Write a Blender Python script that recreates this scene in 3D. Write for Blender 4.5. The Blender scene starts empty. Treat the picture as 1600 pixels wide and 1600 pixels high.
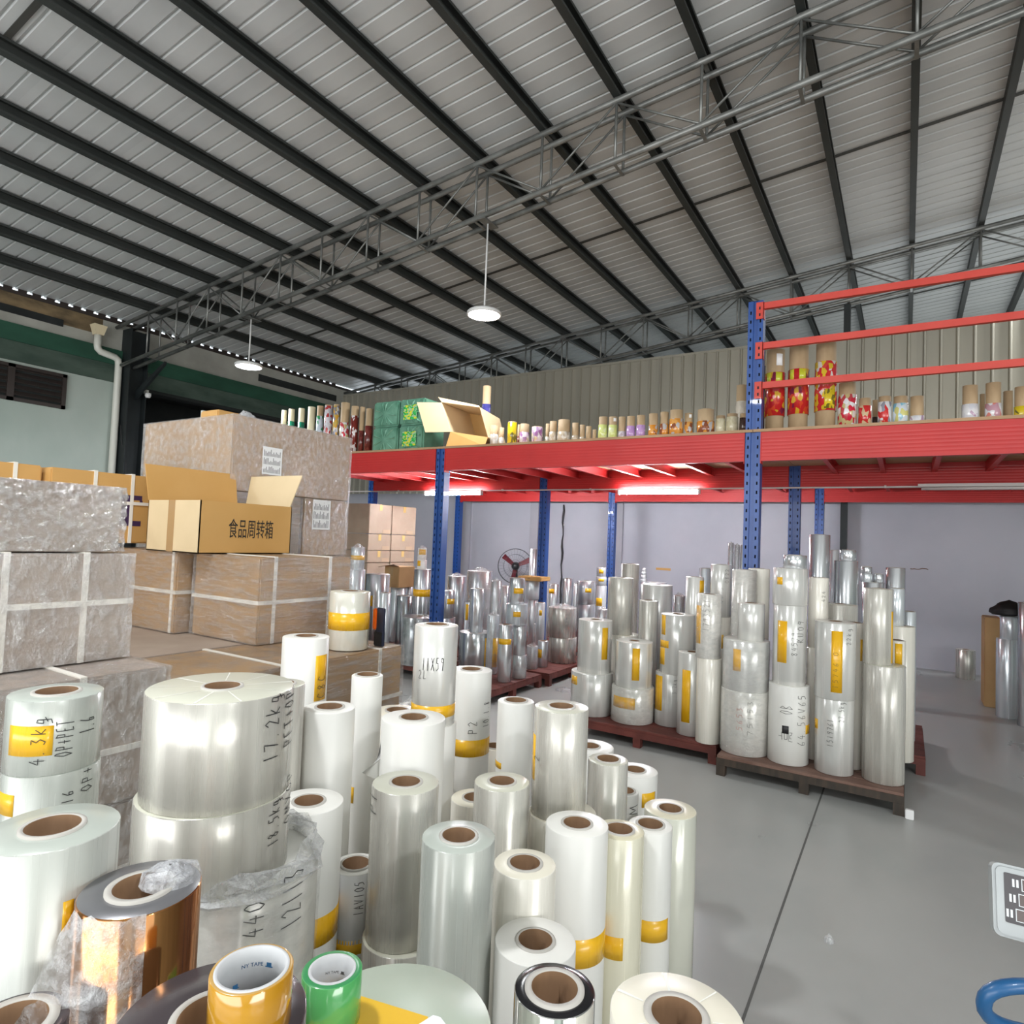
import bpy, bmesh, math, random
from mathutils import Vector, Matrix
random.seed(7)
S = bpy.context.scene
COL = S.collection
PI = math.pi

# ------------------------------------------------------------------ camera, world, light, exposure
F_PX, YAW, PITCH, ROLL, EYE = 991.7, 0.5563, 0.0430, 0.0395, 1.6
cd = bpy.data.cameras.new('camera'); cd.sensor_width = 36; cd.lens = 36 * F_PX / 1600; cd.clip_start = .05; cd.clip_end = 100
cam = bpy.data.objects.new('camera', cd); COL.objects.link(cam)
_f = Vector((-math.sin(YAW), math.cos(YAW), 0)); _r = Vector((math.cos(YAW), math.sin(YAW), 0)); _u = Vector((0, 0, 1))
_w = _f * math.cos(PITCH) + _u * math.sin(PITCH); _u2 = _u * math.cos(PITCH) - _f * math.sin(PITCH)
_rr = _r * math.cos(ROLL) + _u2 * math.sin(ROLL); _uu = _u2 * math.cos(ROLL) - _r * math.sin(ROLL)
cam.matrix_world = Matrix(((_rr.x, _uu.x, -_w.x, 0), (_rr.y, _uu.y, -_w.y, 0), (_rr.z, _uu.z, -_w.z, EYE), (0, 0, 0, 1)))
S.camera = cam
S.view_settings.view_transform = 'Standard'; S.view_settings.look = 'None'
S.view_settings.gamma = 1; S.view_settings.use_curve_mapping = False
S.view_settings.exposure = 0.25
S.cycles.max_bounces = 8; S.cycles.diffuse_bounces = 5; S.cycles.glossy_bounces = 4; S.cycles.transparent_max_bounces = 16
S.cycles.sample_clamp_indirect = 6.0; S.cycles.use_denoising = True
wd = bpy.data.worlds.new('world'); S.world = wd; wd.use_nodes = True
wd.node_tree.nodes['Background'].inputs[0].default_value = (.86, .93, 1.0, 1)
wd.node_tree.nodes['Background'].inputs[1].default_value = 1.6

def area(name, loc, rot, sx, sy, power, col=(1, 1, 1)):
    l = bpy.data.lights.new(name, 'AREA'); l.shape = 'RECTANGLE'; l.size = sx; l.size_y = sy; l.energy = power; l.color = col
    o = bpy.data.objects.new(name, l); COL.objects.link(o); o.location = loc; o.rotation_euler = rot
    return o
# daylight of assumed, unseen doors; lights tilted up to brighten the roof
area('daylight_rear_door', (-2.2, -7.4, 2.1), (PI / 2 + .62, 0, 0), 12.0, 4.0, 640, (1.0, .98, .95))
area('far_roof_fill', (3.0, 15.4, 2.1), (-PI / 2 - .7, 0, 0), 7.0, 4.0, 45, (1.0, .94, .76))  # unseen fill, added to brighten the roof beyond the partition
area('side_roof_fill', (8.6, -3.0, 2.1), (PI / 2 + .95, 0, PI / 2), 6.0, 4.0, 620, (1.0, .97, .92))  # unseen fill on the right, aimed mostly up at the roof

# ------------------------------------------------------------------ materials
def new_mat(name):
    m = bpy.data.materials.new(name); m.use_nodes = True
    nt = m.node_tree; return m, nt, nt.nodes['Principled BSDF'], nt.nodes.new, nt.links.new
def rgba(c): return (c[0], c[1], c[2], 1)
def plain(name, col, rough=.5, metal=0.0, coat=0.0, emit=None, strength=0, spec=None):
    m, nt, b, N, L = new_mat(name)
    b.inputs['Base Color'].default_value = rgba(col); b.inputs['Roughness'].default_value = rough; b.inputs['Metallic'].default_value = metal
    b.inputs['Coat Weight'].default_value = coat; b.inputs['Coat Roughness'].default_value = .1
    if spec is not None: b.inputs['Specular IOR Level'].default_value = spec
    if emit: b.inputs['Emission Color'].default_value = rgba(emit); b.inputs['Emission Strength'].default_value = strength
    return m
def coords(nt, scale, kind='Object'):
    tc = nt.nodes.new('ShaderNodeTexCoord'); mp = nt.nodes.new('ShaderNodeMapping'); mp.inputs['Scale'].default_value = scale
    nt.links.new(tc.outputs[kind], mp.inputs['Vector']); return mp.outputs['Vector']
def noise(nt, scale, vec, detail=3, rough=.55):
    n = nt.nodes.new('ShaderNodeTexNoise'); n.inputs['Scale'].default_value = scale; n.inputs['Detail'].default_value = detail; n.inputs['Roughness'].default_value = rough
    nt.links.new(vec, n.inputs['Vector']); return n.outputs['Fac']
def ramp(nt, fac, stops, interp='LINEAR'):
    r = nt.nodes.new('ShaderNodeValToRGB'); r.color_ramp.interpolation = interp
    while len(r.color_ramp.elements) < len(stops): r.color_ramp.elements.new(.5)
    for e, (p, c) in zip(r.color_ramp.elements, stops): e.position = p; e.color = rgba(c)
    nt.links.new(fac, r.inputs['Fac']); return r.outputs['Color']
def maprange(nt, fac, a, b, c, d):
    r = nt.nodes.new('ShaderNodeMapRange'); r.inputs[1].default_value = a; r.inputs[2].default_value = b; r.inputs[3].default_value = c; r.inputs[4].default_value = d
    nt.links.new(fac, r.inputs[0]); return r.outputs[0]
def bump(nt, b, fac, strength, dist=.01):
    n = nt.nodes.new('ShaderNodeBump'); n.inputs['Strength'].default_value = strength; n.inputs['Distance'].default_value = dist
    nt.links.new(fac, n.inputs['Height']); nt.links.new(n.outputs['Normal'], b.inputs['Normal'])
def mottled(name, c0, c1, scale=(1, 1, 1), ns=6, rough=.7, metal=0, coat=0, bstr=0, lo=.35, hi=.65, rvar=0, kind='Object'):
    m, nt, b, N, L = new_mat(name)
    f = noise(nt, ns, coords(nt, scale, kind), 5)
    L(ramp(nt, f, [(lo, c0), (hi, c1)]), b.inputs['Base Color'])
    b.inputs['Roughness'].default_value = rough; b.inputs['Metallic'].default_value = metal; b.inputs['Coat Weight'].default_value = coat
    if rvar: L(maprange(nt, f, .3, .7, rough - rvar, rough + rvar), b.inputs['Roughness'])
    if bstr: bump(nt, b, f, bstr)
    return m
def film(name, c0, c1, rough=.15, metal=0.0, coat=0.0, wob=.12, spec=.5, ns=9):
    """wound plastic film: reflection streaks put into the colour along the roll, slightly uneven winding"""
    m, nt, b, N, L = new_mat(name)
    v = coords(nt, (1, 1, .015)); f = noise(nt, ns, v, 1.3, .5); f2 = noise(nt, ns * 5, v, 2, .5)
    L(ramp(nt, f, [(.40, c0), (.60, c1)]), b.inputs['Base Color'])  # light and dark bands stand in for reflections, painted into the base colour
    b.inputs['Metallic'].default_value = metal; b.inputs['Coat Weight'].default_value = coat; b.inputs['Coat Roughness'].default_value = .06
    b.inputs['Specular IOR Level'].default_value = spec
    L(maprange(nt, f2, .3, .7, max(.03, rough - .05), rough + .06), b.inputs['Roughness'])
    bump(nt, b, f, wob, .02)
    return m
def wrap_mat(name, tint, lo, hi, scale, ns, rough=.12, gl=.1):
    """thin crinkled plastic: part clear, part milky, glossy"""
    m, nt, b, N, L = new_mat(name)
    f = noise(nt, ns, coords(nt, scale), 6, .65)
    b.inputs['Base Color'].default_value = rgba(tint); b.inputs['Roughness'].default_value = rough; b.inputs['Specular IOR Level'].default_value = .8
    bump(nt, b, f, .9, .03)
    t = N('ShaderNodeBsdfTransparent'); mx = N('ShaderNodeMixShader')
    L(maprange(nt, f, .38, .68, lo, hi), mx.inputs[0]); L(t.outputs[0], mx.inputs[1]); L(b.outputs[0], mx.inputs[2])
    g = N('ShaderNodeBsdfGlossy'); g.inputs['Roughness'].default_value = rough; L(b.inputs['Normal'].links[0].from_socket, g.inputs['Normal'])
    m2 = N('ShaderNodeMixShader'); L(maprange(nt, f, .45, .6, gl * .3, gl), m2.inputs[0]); L(mx.outputs[0], m2.inputs[1]); L(g.outputs[0], m2.inputs[2])
    L(m2.outputs[0], nt.nodes['Material Output'].inputs['Surface'])
    return m
def printed(name, cols, scale=(14, 14, 9), seed=0.0, rough=.2):
    m, nt, b, N, L = new_mat(name)
    v = coords(nt, scale); vo = N('ShaderNodeTexVoronoi'); vo.inputs['Scale'].default_value = 2.6; L(v, vo.inputs['Vector'])
    sp = N('ShaderNodeSeparateColor'); L(vo.outputs['Color'], sp.inputs[0])
    n = len(cols); L(ramp(nt, sp.outputs[0], [(i / n, c) for i, c in enumerate(cols)], 'CONSTANT'), b.inputs['Base Color'])
    b.inputs['Roughness'].default_value = rough; b.inputs['Coat Weight'].default_value = .4
    return m

M = {}
M['floor'] = None
M['white'] = film('film_white', (.72, .715, .675), (.77, .765, .73), .38, 0, .08, .04)
M['pearlwhite'] = film('film_pearl_white', (.58, .58, .555), (.73, .725, .695), .22, .25, .3, .35, .5, 12)
M['pearl'] = film('film_pearl', (.42, .405, .365), (.63, .615, .56), .27, .22, .22, .5, .5, 13)
M['clear'] = film('film_clear', (.36, .385, .355), (.53, .55, .51), .27, .12, .2, .5, .5, 13)
M['cream'] = film('film_cream', (.76, .73, .64), (.84, .81, .73), .26, .05, .3, .08)
M['greenish'] = film('film_pale_green', (.60, .60, .50), (.70, .70, .61), .2, .15, .5, .12)
M['yellowish'] = film('film_yellowish', (.70, .67, .50), (.78, .75, .60), .22, .1, .4, .1)
M['palegreen'] = film('film_green_tint', (.50, .55, .46), (.58, .62, .53), .25, .1, .4, .08)
M['wrapped'] = film('film_under_wrap', (.66, .65, .60), (.78, .76, .71), .2, .2, .4, .2)
M['banded'] = film('film_banded', (.70, .68, .58), (.82, .80, .72), .14, .3, .5, .2)
M['silver'] = film('film_silver', (.38, .40, .42), (.68, .70, .72), .2, .7, .2, .3)
M['silverlight'] = film('film_pale_silver', (.50, .55, .59), (.72, .76, .79), .22, .45, .3, .25)
M['darksilver'] = film('film_dark_silver', (.20, .22, .235), (.46, .49, .51), .2, .75, .2, .3)
M['warmsilver'] = film('film_warm_silver', (.46, .44, .40), (.62, .60, .56), .28, .6, .1, .12)
M['black'] = film('film_mirror', (.62, .63, .63), (.82, .82, .8), .06, .95, .2, .06)
M['gold'] = film('film_gold', (.36, .125, .04), (.54, .24, .08), .1, .9, .3, .12)
M['dark'] = film('film_metallised_dark', (.09, .07, .08), (.15, .12, .13), .15, .6, .4, .1)
END = {k: plain('film_end_' + k, c, r, mt) for k, c, r, mt in (('white', (.84, .83, .78), .4, 0), ('pearl', (.60, .60, .50), .3, 0), ('pearlwhite', (.80, .79, .74), .3, 0), ('clear', (.48, .52, .47), .25, 0),
    ('cream', (.82, .78, .65), .35, 0), ('greenish', (.74, .70, .54), .3, 0), ('yellowish', (.72, .68, .50), .3, 0), ('palegreen', (.44, .50, .41), .35, 0), ('wrapped', (.74, .74, .68), .3, 0), ('banded', (.72, .68, .56), .3, 0),
    ('silver', (.55, .56, .56), .35, .5), ('silverlight', (.70, .74, .77), .3, .2), ('darksilver', (.25, .26, .28), .3, .5), ('warmsilver', (.55, .53, .5), .4, .3), ('black', (.012, .012, .014), .18, 0), ('gold', (.20, .20, .21), .3, .4), ('dark', (.075, .062, .068), .22, .2))}
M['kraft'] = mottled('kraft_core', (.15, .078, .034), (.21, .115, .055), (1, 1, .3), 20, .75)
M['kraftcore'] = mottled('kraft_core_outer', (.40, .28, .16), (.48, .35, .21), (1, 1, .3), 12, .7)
M['corerim'] = mottled('core_rim', (.30, .25, .21), (.42, .37, .32), (1, 1, 1), 30, .7)
M['corewhite'] = plain('core_rim_pale', (.50, .48, .44), .6)
M['creamcore'] = plain('cream_core', (.74, .68, .48), .6)
M['orange'] = film('orange_tape', (.80, .42, .008), (.86, .48, .015), .28, 0, .3, .02)
M['paper'] = plain('paper_label', (.80, .80, .80), .7)
M['ink'] = plain('marker_ink', (.02, .02, .022), .5)
M['redink'] = plain('red_marker_ink', (.45, .10, .06), .5)
M['spoke'] = plain('bright_winding_line', (.90, .90, .84), .3)
M['wrap'] = wrap_mat('stretch_wrap', (.84, .84, .83), .04, .26, (4, 4, 7), 4)
M['bag'] = wrap_mat('plastic_bag', (.86, .88, .90), .10, .7, (9, 9, 9), 3)
M['boxwrap'] = wrap_mat('pallet_stretch_film', (.78, .76, .75), .12, .34, (9, 14, 9), 2.6, .12, .34)
M['boxwrap2'] = wrap_mat('pallet_stretch_film_lines', (.78, .74, .70), .05, .30, (3, 3, 20), 3, .12, .36)
M['boxwrap3'] = wrap_mat('crinkled_stretch_film', (.80, .78, .75), .10, .36, (22, 22, 22), 2.2, .1, .55)
M['carton_brown'] = mottled('carton_brown', (.35, .205, .085), (.41, .25, .11), (1, 1, 1), 3, .7)
M['carton_pale'] = mottled('carton_pale', (.31, .24, .19), (.38, .305, .245), (1, 1, 1), 3, .7)
M['carton_ochre'] = mottled('carton_ochre', (.52, .29, .085), (.57, .33, .11), (1, 1, 1), 2, .65)
M['carton_dim'] = mottled('carton_dim', (.25, .185, .135), (.32, .245, .18), (1, 1, 1), 3, .7)
M['carton_dark'] = mottled('carton_dark', (.15, .085, .045), (.19, .11, .06), (1, 1, 1), 3, .7)
M['carton_tan'] = mottled('carton_tan', (.66, .50, .30), (.72, .56, .35), (1, 1, 1), 2, .6)
M['carton_inside'] = mottled('carton_inside', (.46, .27, .09), (.52, .31, .11), (1, 1, 1), 2, .7)
M['carton_end'] = mottled('carton_end', (.56, .44, .26), (.62, .49, .30), (1, 1, 1), 3, .65)
M['browntape'] = plain('brown_packing_tape', (.36, .23, .11), .25, 0, .4)
M['strap'] = plain('white_strap', (.76, .73, .66), .4)
M['purple'] = plain('purple_print', (.045, .02, .07), .5)
M['blackprint'] = plain('black_print', (.02, .018, .015), .6)
M['red'] = mottled('red_enamel', (.46, .015, .015), (.52, .02, .019), (1, 1, 1), 2, .5, 0, .06)
M['red_rail'] = mottled('red_rail_enamel', (.54, .045, .03), (.60, .058, .04), (1, 1, 1), 3, .5, 0, .08)
M['blue'] = mottled('blue_enamel', (.010, .055, .24), (.016, .08, .32), (1, 1, .6), 3, .42, 0, .12)
M['dark_hole'] = plain('slot_dark', (.006, .008, .015), .8)
M['ply'] = mottled('plywood_deck', (.36, .22, .12), (.44, .28, .16), (1, 8, 1), 3, .7)
M['pallet_red'] = mottled('red_brown_pallet', (.10, .024, .018), (.17, .042, .032), (2, 9, 2), 3, .6)
M['pallet_dark'] = mottled('black_brown_pallet', (.030, .024, .018), (.065, .045, .032), (9, 2, 2), 3, .6)
M['pallet_top'] = mottled('worn_pallet_top', (.14, .075, .055), (.22, .13, .10), (2, 9, 2), 3, .6)
M['roof'] = mottled('roof_sheet_steel', (.50, .515, .52), (.56, .575, .575), (.15, 1.2, 1), 1.2, .5, .1)
M['purlin'] = mottled('dark_green_steel', (.018, .022, .021), (.036, .040, .038), (1, .3, 1), 3, .6, .1)
M['truss'] = mottled('grey_truss_steel', (.13, .135, .13), (.26, .265, .255), (2, 2, 2), 2, .42, .5)
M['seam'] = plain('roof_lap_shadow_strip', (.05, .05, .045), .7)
M['plaster'] = mottled('grey_plaster', (.40, .405, .455), (.46, .465, .515), (1, 1, 1), .8, .85)
M['pilaster'] = mottled('grey_pilaster', (.33, .325, .36), (.38, .375, .41), (1, 1, 1), 1.5, .85)
M['left_plaster'] = mottled('pale_green_plaster', (.36, .43, .39), (.46, .52, .48), (1, 1, .6), .7, .85)
M['white_plaster'] = mottled('dirty_white_plaster', (.30, .30, .27), (.40, .40, .36), (1, 1, 1), 1.5, .9)
M['rust'] = mottled('rusty_stained_plaster', (.085, .062, .035), (.24, .17, .09), (1, .8, 2), 2.4, .9)
M['green'] = mottled('green_paint', (.012, .060, .036), (.022, .095, .058), (1, .7, 2), 1.5, .75)
M['green_dark'] = mottled('faded_green_paint', (.035, .062, .048), (.075, .11, .088), (1, .7, 2), 2, .85)
M['shade_black'] = mottled('painted_shade_black', (.010, .013, .013), (.020, .024, .024), (1, 1, 1), 2, .9)  # near-black colour stands in for unlit depth in recess and slots
M['column'] = mottled('black_steel', (.010, .014, .016), (.02, .026, .028), (1, 1, 1), 2, .55, .2)
M['cladding'] = mottled('wall_cladding', (.37, .355, .30), (.43, .41, .345), (1, 1, .2), 1.5, .3, .35)
M['pvc'] = plain('white_pvc', (.66, .66, .60), .35)
M['pvc_yellow'] = plain('yellowed_pvc', (.72, .62, .42), .4)
M['louvre'] = plain('brown_aluminium', (.045, .035, .032), .5, .3)
M['lampwhite'] = plain('lamp_housing', (.7, .7, .7), .4)
M['lamp_on'] = plain('lamp_diffuser_lit', (.9, .9, .9), .4, 0, 0, (.97, .98, 1.0), 14)
M['tube_on'] = plain('tube_lit', (.9, .9, .9), .4, 0, 0, (.92, .94, 1.0), 360)
M['tube_off'] = plain('tube_unlit', (.62, .58, .56), .35)
M['fan_grey'] = plain('fan_grey', (.10, .10, .11), .4, .5)
M['fan_red'] = plain('fan_blade_red', (.13, .006, .014), .35)
M['fan_black'] = plain('fan_black', (.015, .015, .017), .4)
M['cable'] = plain('dark_cable', (.03, .028, .03), .6)
M['scale_grey'] = plain('scale_case', (.33, .35, .355), .3, .25, .2)
M['scale_panel'] = plain('scale_panel_dark', (.055, .05, .055), .35)
M['scale_window'] = plain('scale_window', (.085, .06, .055), .2)
M['scale_line'] = plain('scale_white_line', (.68, .72, .74), .4)
M['blue_tube'] = plain('blue_painted_tube', (.006, .075, .20), .4, 0, .15)
M['yellowcard'] = plain('yellow_card', (.80, .47, .015), .45)
M['sheet'] = plain('white_sheet', (.78, .79, .82), .6)
M['tape_yellow'] = film('tape_roll_amber', (.46, .215, .006), (.52, .26, .015), .12, 0, .7, .03)
M['tape_yellow_end'] = plain('tape_roll_amber_end', (.50, .31, .10), .25)
M['tape_green'] = film('tape_roll_green', (.075, .38, .11), (.11, .44, .14), .14, 0, .6, .03)
M['tape_green_end'] = plain('tape_roll_green_end', (.05, .28, .10), .25)
M['label_core'] = plain('printed_paper_core', (.58, .59, .60), .6)
M['blueink'] = plain('blue_print', (.05, .20, .42), .5)
M['greyink'] = plain('grey_print', (.12, .12, .13), .5)
M['greenwrap'] = mottled('green_plastic_wrap', (.075, .20, .135), (.15, .33, .24), (1, 1, 1), 5, .25, 0, .5, .5)
M['greenlabel'] = printed('green_yellow_label', [(.02, .35, .06), (.62, .62, .05), (.04, .45, .10), (.30, .50, .30)], (22, 22, 22))
M['brightgreen'] = plain('bright_green_plastic', (.03, .55, .08), .3)
M['gunorange'] = plain('orange_plastic', (.85, .16, .015), .35)
M['gunnavy'] = plain('navy_plastic', (.022, .027, .05), .4)
M['gunblack'] = plain('black_plastic', (.012, .012, .013), .5)
M['bagblack'] = mottled('black_bag', (.004, .004, .004), (.009, .009, .009), (1, 1, 1), 4, .6)
M['crystal'] = wrap_mat('crumpled_foil_wrap', (.82, .84, .88), .25, .85, (10, 10, 10), 3, .1)
W_ = (.74, .74, .76); K_ = (.42, .29, .17)
for nm, cols in dict(p_cream=[(.66, .60, .42), (.72, .66, .48), (.60, .54, .36)], p_green=[(.015, .22, .13), (.02, .28, .17), (.02, .18, .11)], p_bluegreen=[(.55, .64, .72), (.62, .70, .76), (.05, .30, .12), (.55, .62, .7)],
    p_silverred=[(.55, .53, .58), (.62, .60, .64), (.42, .05, .05), (.5, .48, .52)], p_orangewhite=[(.66, .34, .04), (.70, .68, .66), (.55, .40, .10), (.25, .25, .30)], p_redwhite=[(.58, .02, .05), W_, (.66, .62, .58), (.50, .06, .07), (.55, .45, .22)],
    p_redwhite2=[(.13, .012, .010), (.17, .02, .014), (.14, .015, .01), (.62, .58, .58)], p_maroon=[(.10, .014, .012), (.14, .02, .016), (.17, .03, .025)], p_blue=[(.045, .045, .20), (.06, .055, .25), (.05, .05, .21), (.16, .16, .34)], p_silver=[(.5, .5, .5), (.62, .63, .64), (.40, .36, .32)],
    p_lemon=[(.50, .52, .03), (.56, .57, .05), (.60, .52, .03)], p_yellow=[(.66, .50, .015), (.72, .55, .02), (.62, .46, .02), (.16, .14, .02)], p_purple=[(.62, .56, .62), (.30, .12, .30), (.58, .46, .56), (.40, .26, .42), (.60, .50, .34)], p_clear=[(.48, .40, .30), (.54, .46, .36), (.60, .56, .50)], p_lime=[(.58, .64, .22), (.62, .68, .27), (.66, .70, .40)],
    p_mauve=[(.42, .34, .38), (.47, .39, .43), (.6, .56, .6)], p_violet=[(.52, .32, .60), (.58, .40, .66), (.46, .27, .54)], p_orange=[(.66, .28, .05), (.70, .34, .09), (.64, .24, .03), (.48, .46, .46), (.24, .07, .03)], p_dark=[(.045, .022, .018), (.06, .03, .025), (.05, .025, .02)],
    p_creamred=[(.68, .62, .52), (.72, .66, .56), (.66, .60, .50), (.60, .54, .46)], p_redyellow=[(.52, .02, .02), (.46, .015, .02), (.50, .018, .02), (.62, .06, .02), (.62, .36, .03), (.20, .015, .05)], p_redyellow2=[(.58, .025, .03), (.52, .02, .03), (.60, .06, .04), (.66, .60, .56), (.66, .45, .03)],
    p_red=[(.56, .02, .02), (.60, .03, .03), (.62, .46, .28), (.52, .02, .02)], p_whitered=[W_, (.70, .70, .72), (.30, .30, .36), (.70, .71, .73), (.60, .03, .03)], p_bluewhite=[(.62, .70, .76), (.22, .50, .64), (.70, .74, .76), (.36, .60, .72), (.62, .60, .22)], p_white=[W_, (.70, .70, .73), (.66, .67, .72), (.45, .30, .42)],
    p_whitered2=[W_, (.72, .70, .71), (.68, .24, .20), (.72, .72, .75), (.52, .30, .36)], p_kraft=[K_, (.36, .24, .13)]).items(): M[nm] = printed(nm[2:] + '_print', cols)

# ------------------------------------------------------------------ mesh builder
class MB:
    def __init__(s): s.v = []; s.f = []; s.m = []; s.sm = []
    def add(s, vs, fs, mat=0, smooth=False):
        o = len(s.v); s.v += [tuple(v) for v in vs]
        for f in fs: s.f.append([i + o for i in f]); s.m.append(mat); s.sm.append(smooth)
        return s
    def box(s, x0, x1, y0, y1, z0, z1, mat=0):
        return s.add([(x0, y0, z0), (x1, y0, z0), (x1, y1, z0), (x0, y1, z0), (x0, y0, z1), (x1, y0, z1), (x1, y1, z1), (x0, y1, z1)],
                     [(0, 3, 2, 1), (4, 5, 6, 7), (0, 1, 5, 4), (1, 2, 6, 5), (2, 3, 7, 6), (3, 0, 4, 7)], mat)
    def prism(s, pts, a, b, axis='x', mat=0):
        """closed outline pts extruded along axis from a to b"""
        n = len(pts)
        g = {'x': lambda p, t: (t, p[0], p[1]), 'y': lambda p, t: (p[0], t, p[1]), 'z': lambda p, t: (p[0], p[1], t)}[axis]
        vs = [g(p, a) for p in pts] + [g(p, b) for p in pts]
        fs = [(i, (i + 1) % n, n + (i + 1) % n, n + i) for i in range(n)] + [tuple(range(n - 1, -1, -1)), tuple(range(n, 2 * n))]
        return s.add(vs, fs, mat)
    def lathe(s, prof, n=32, mats=None, closed=False, a0=0, a1=2 * PI, cx=0, cy=0, smooth=True):
        full = abs(a1 - a0 - 2 * PI) < 1e-6; k = n if full else n + 1; m = len(prof)
        vs = [(cx + r * math.cos(a0 + (a1 - a0) * i / n), cy + r * math.sin(a0 + (a1 - a0) * i / n), z) for i in range(k) for r, z in prof]
        o = len(s.v); s.v += vs
        for i in range(n):
            j = (i + 1) % k
            for q in range(m if closed else m - 1):
                w = (q + 1) % m
                s.f.append([o + i * m + q, o + j * m + q, o + j * m + w, o + i * m + w]); s.m.append(mats[q] if mats else 0); s.sm.append(smooth)
        if closed and not full:
            s.f.append([o + q for q in range(m)]); s.m.append(0); s.sm.append(False)
            s.f.append([o + n * m + q for q in range(m - 1, -1, -1)]); s.m.append(0); s.sm.append(False)
        return s
    def tube(s, pts, r, n=8, mat=0, cap=True, closed=False):
        P = [Vector(p) for p in pts]; K = len(P); rings = []
        up = Vector((0, 0, 1))
        prev = None
        for i in range(K):
            if closed: t = (P[(i + 1) % K] - P[i - 1]).normalized()
            else: t = (P[min(i + 1, K - 1)] - P[max(i - 1, 0)]).normalized()
            if prev is None:
                a = t.cross(up)
                if a.length < .05: a = t.cross(Vector((1, 0, 0)))
                a.normalize()
            else:
                a = (prev - t * prev.dot(t)).normalized()
            prev = a; b = t.cross(a); rr = r[i] if isinstance(r, (list, tuple)) else r
            rings.append([P[i] + a * rr * math.cos(2 * PI * k / n) + b * rr * math.sin(2 * PI * k / n) for k in range(n)])
        o = len(s.v)
        for R in rings: s.v += [tuple(v) for v in R]
        for i in range(K if closed else K - 1):
            for k in range(n):
                i2 = (i + 1) % K
                s.f.append([o + i * n + k, o + i * n + (k + 1) % n, o + i2 * n + (k + 1) % n, o + i2 * n + k]); s.m.append(mat); s.sm.append(True)
        if cap and not closed:
            s.f.append([o + k for k in range(n - 1, -1, -1)]); s.m.append(mat); s.sm.append(False)
            s.f.append([o + (K - 1) * n + k for k in range(n)]); s.m.append(mat); s.sm.append(False)
        return s
    def mesh(s, name, mats):
        me = bpy.data.meshes.new(name); me.from_pydata(s.v, [], s.f)
        for m in (mats if isinstance(mats, (list, tuple)) else [mats]): me.materials.append(m)
        me.polygons.foreach_set('material_index', s.m); me.polygons.foreach_set('use_smooth', s.sm); me.update()
        return me
    def build(s, name, mats, parent=None, loc=(0, 0, 0), rz=0, bevel=0):
        me = s.mesh(name, mats)
        if bevel:
            bm = bmesh.new(); bm.from_mesh(me); bmesh.ops.bevel(bm, geom=list(bm.edges), offset=bevel, segments=2, affect='EDGES', clamp_overlap=True); bm.to_mesh(me); bm.free()
        return put(name, me, parent, loc, rz)
def put(name, me, parent=None, loc=(0, 0, 0), rz=0):
    o = bpy.data.objects.new(name, me); COL.objects.link(o); o.location = loc; o.rotation_euler = (0, 0, rz)
    if parent: o.parent = parent
    return o
def tag(o, label, cat, group=None):
    o['label'] = label; o['category'] = cat
    if group: o['group'] = group
    return o
def struct(o): o['kind'] = 'structure'; return o
def empty(name, loc=(0, 0, 0), rz=0):
    o = bpy.data.objects.new(name, None); COL.objects.link(o); o.location = loc; o.rotation_euler = (0, 0, rz); o.empty_display_size = .1
    return o
def boxobj(name, b, mat, parent=None, bevel=0): return MB().box(*b).build(name, mat, parent, bevel=bevel)

def text_mesh(body, size, depth=.0006):
    cu = bpy.data.curves.new('lettering', 'FONT'); cu.body = body; cu.size = size; cu.extrude = depth; cu.resolution_u = 2; cu.align_x = 'CENTER'; cu.align_y = 'CENTER'
    o = bpy.data.objects.new('lettering', cu); COL.objects.link(o)
    dg = bpy.context.evaluated_depsgraph_get(); me = bpy.data.meshes.new_from_object(o.evaluated_get(dg))
    bpy.data.objects.remove(o); return me

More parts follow.
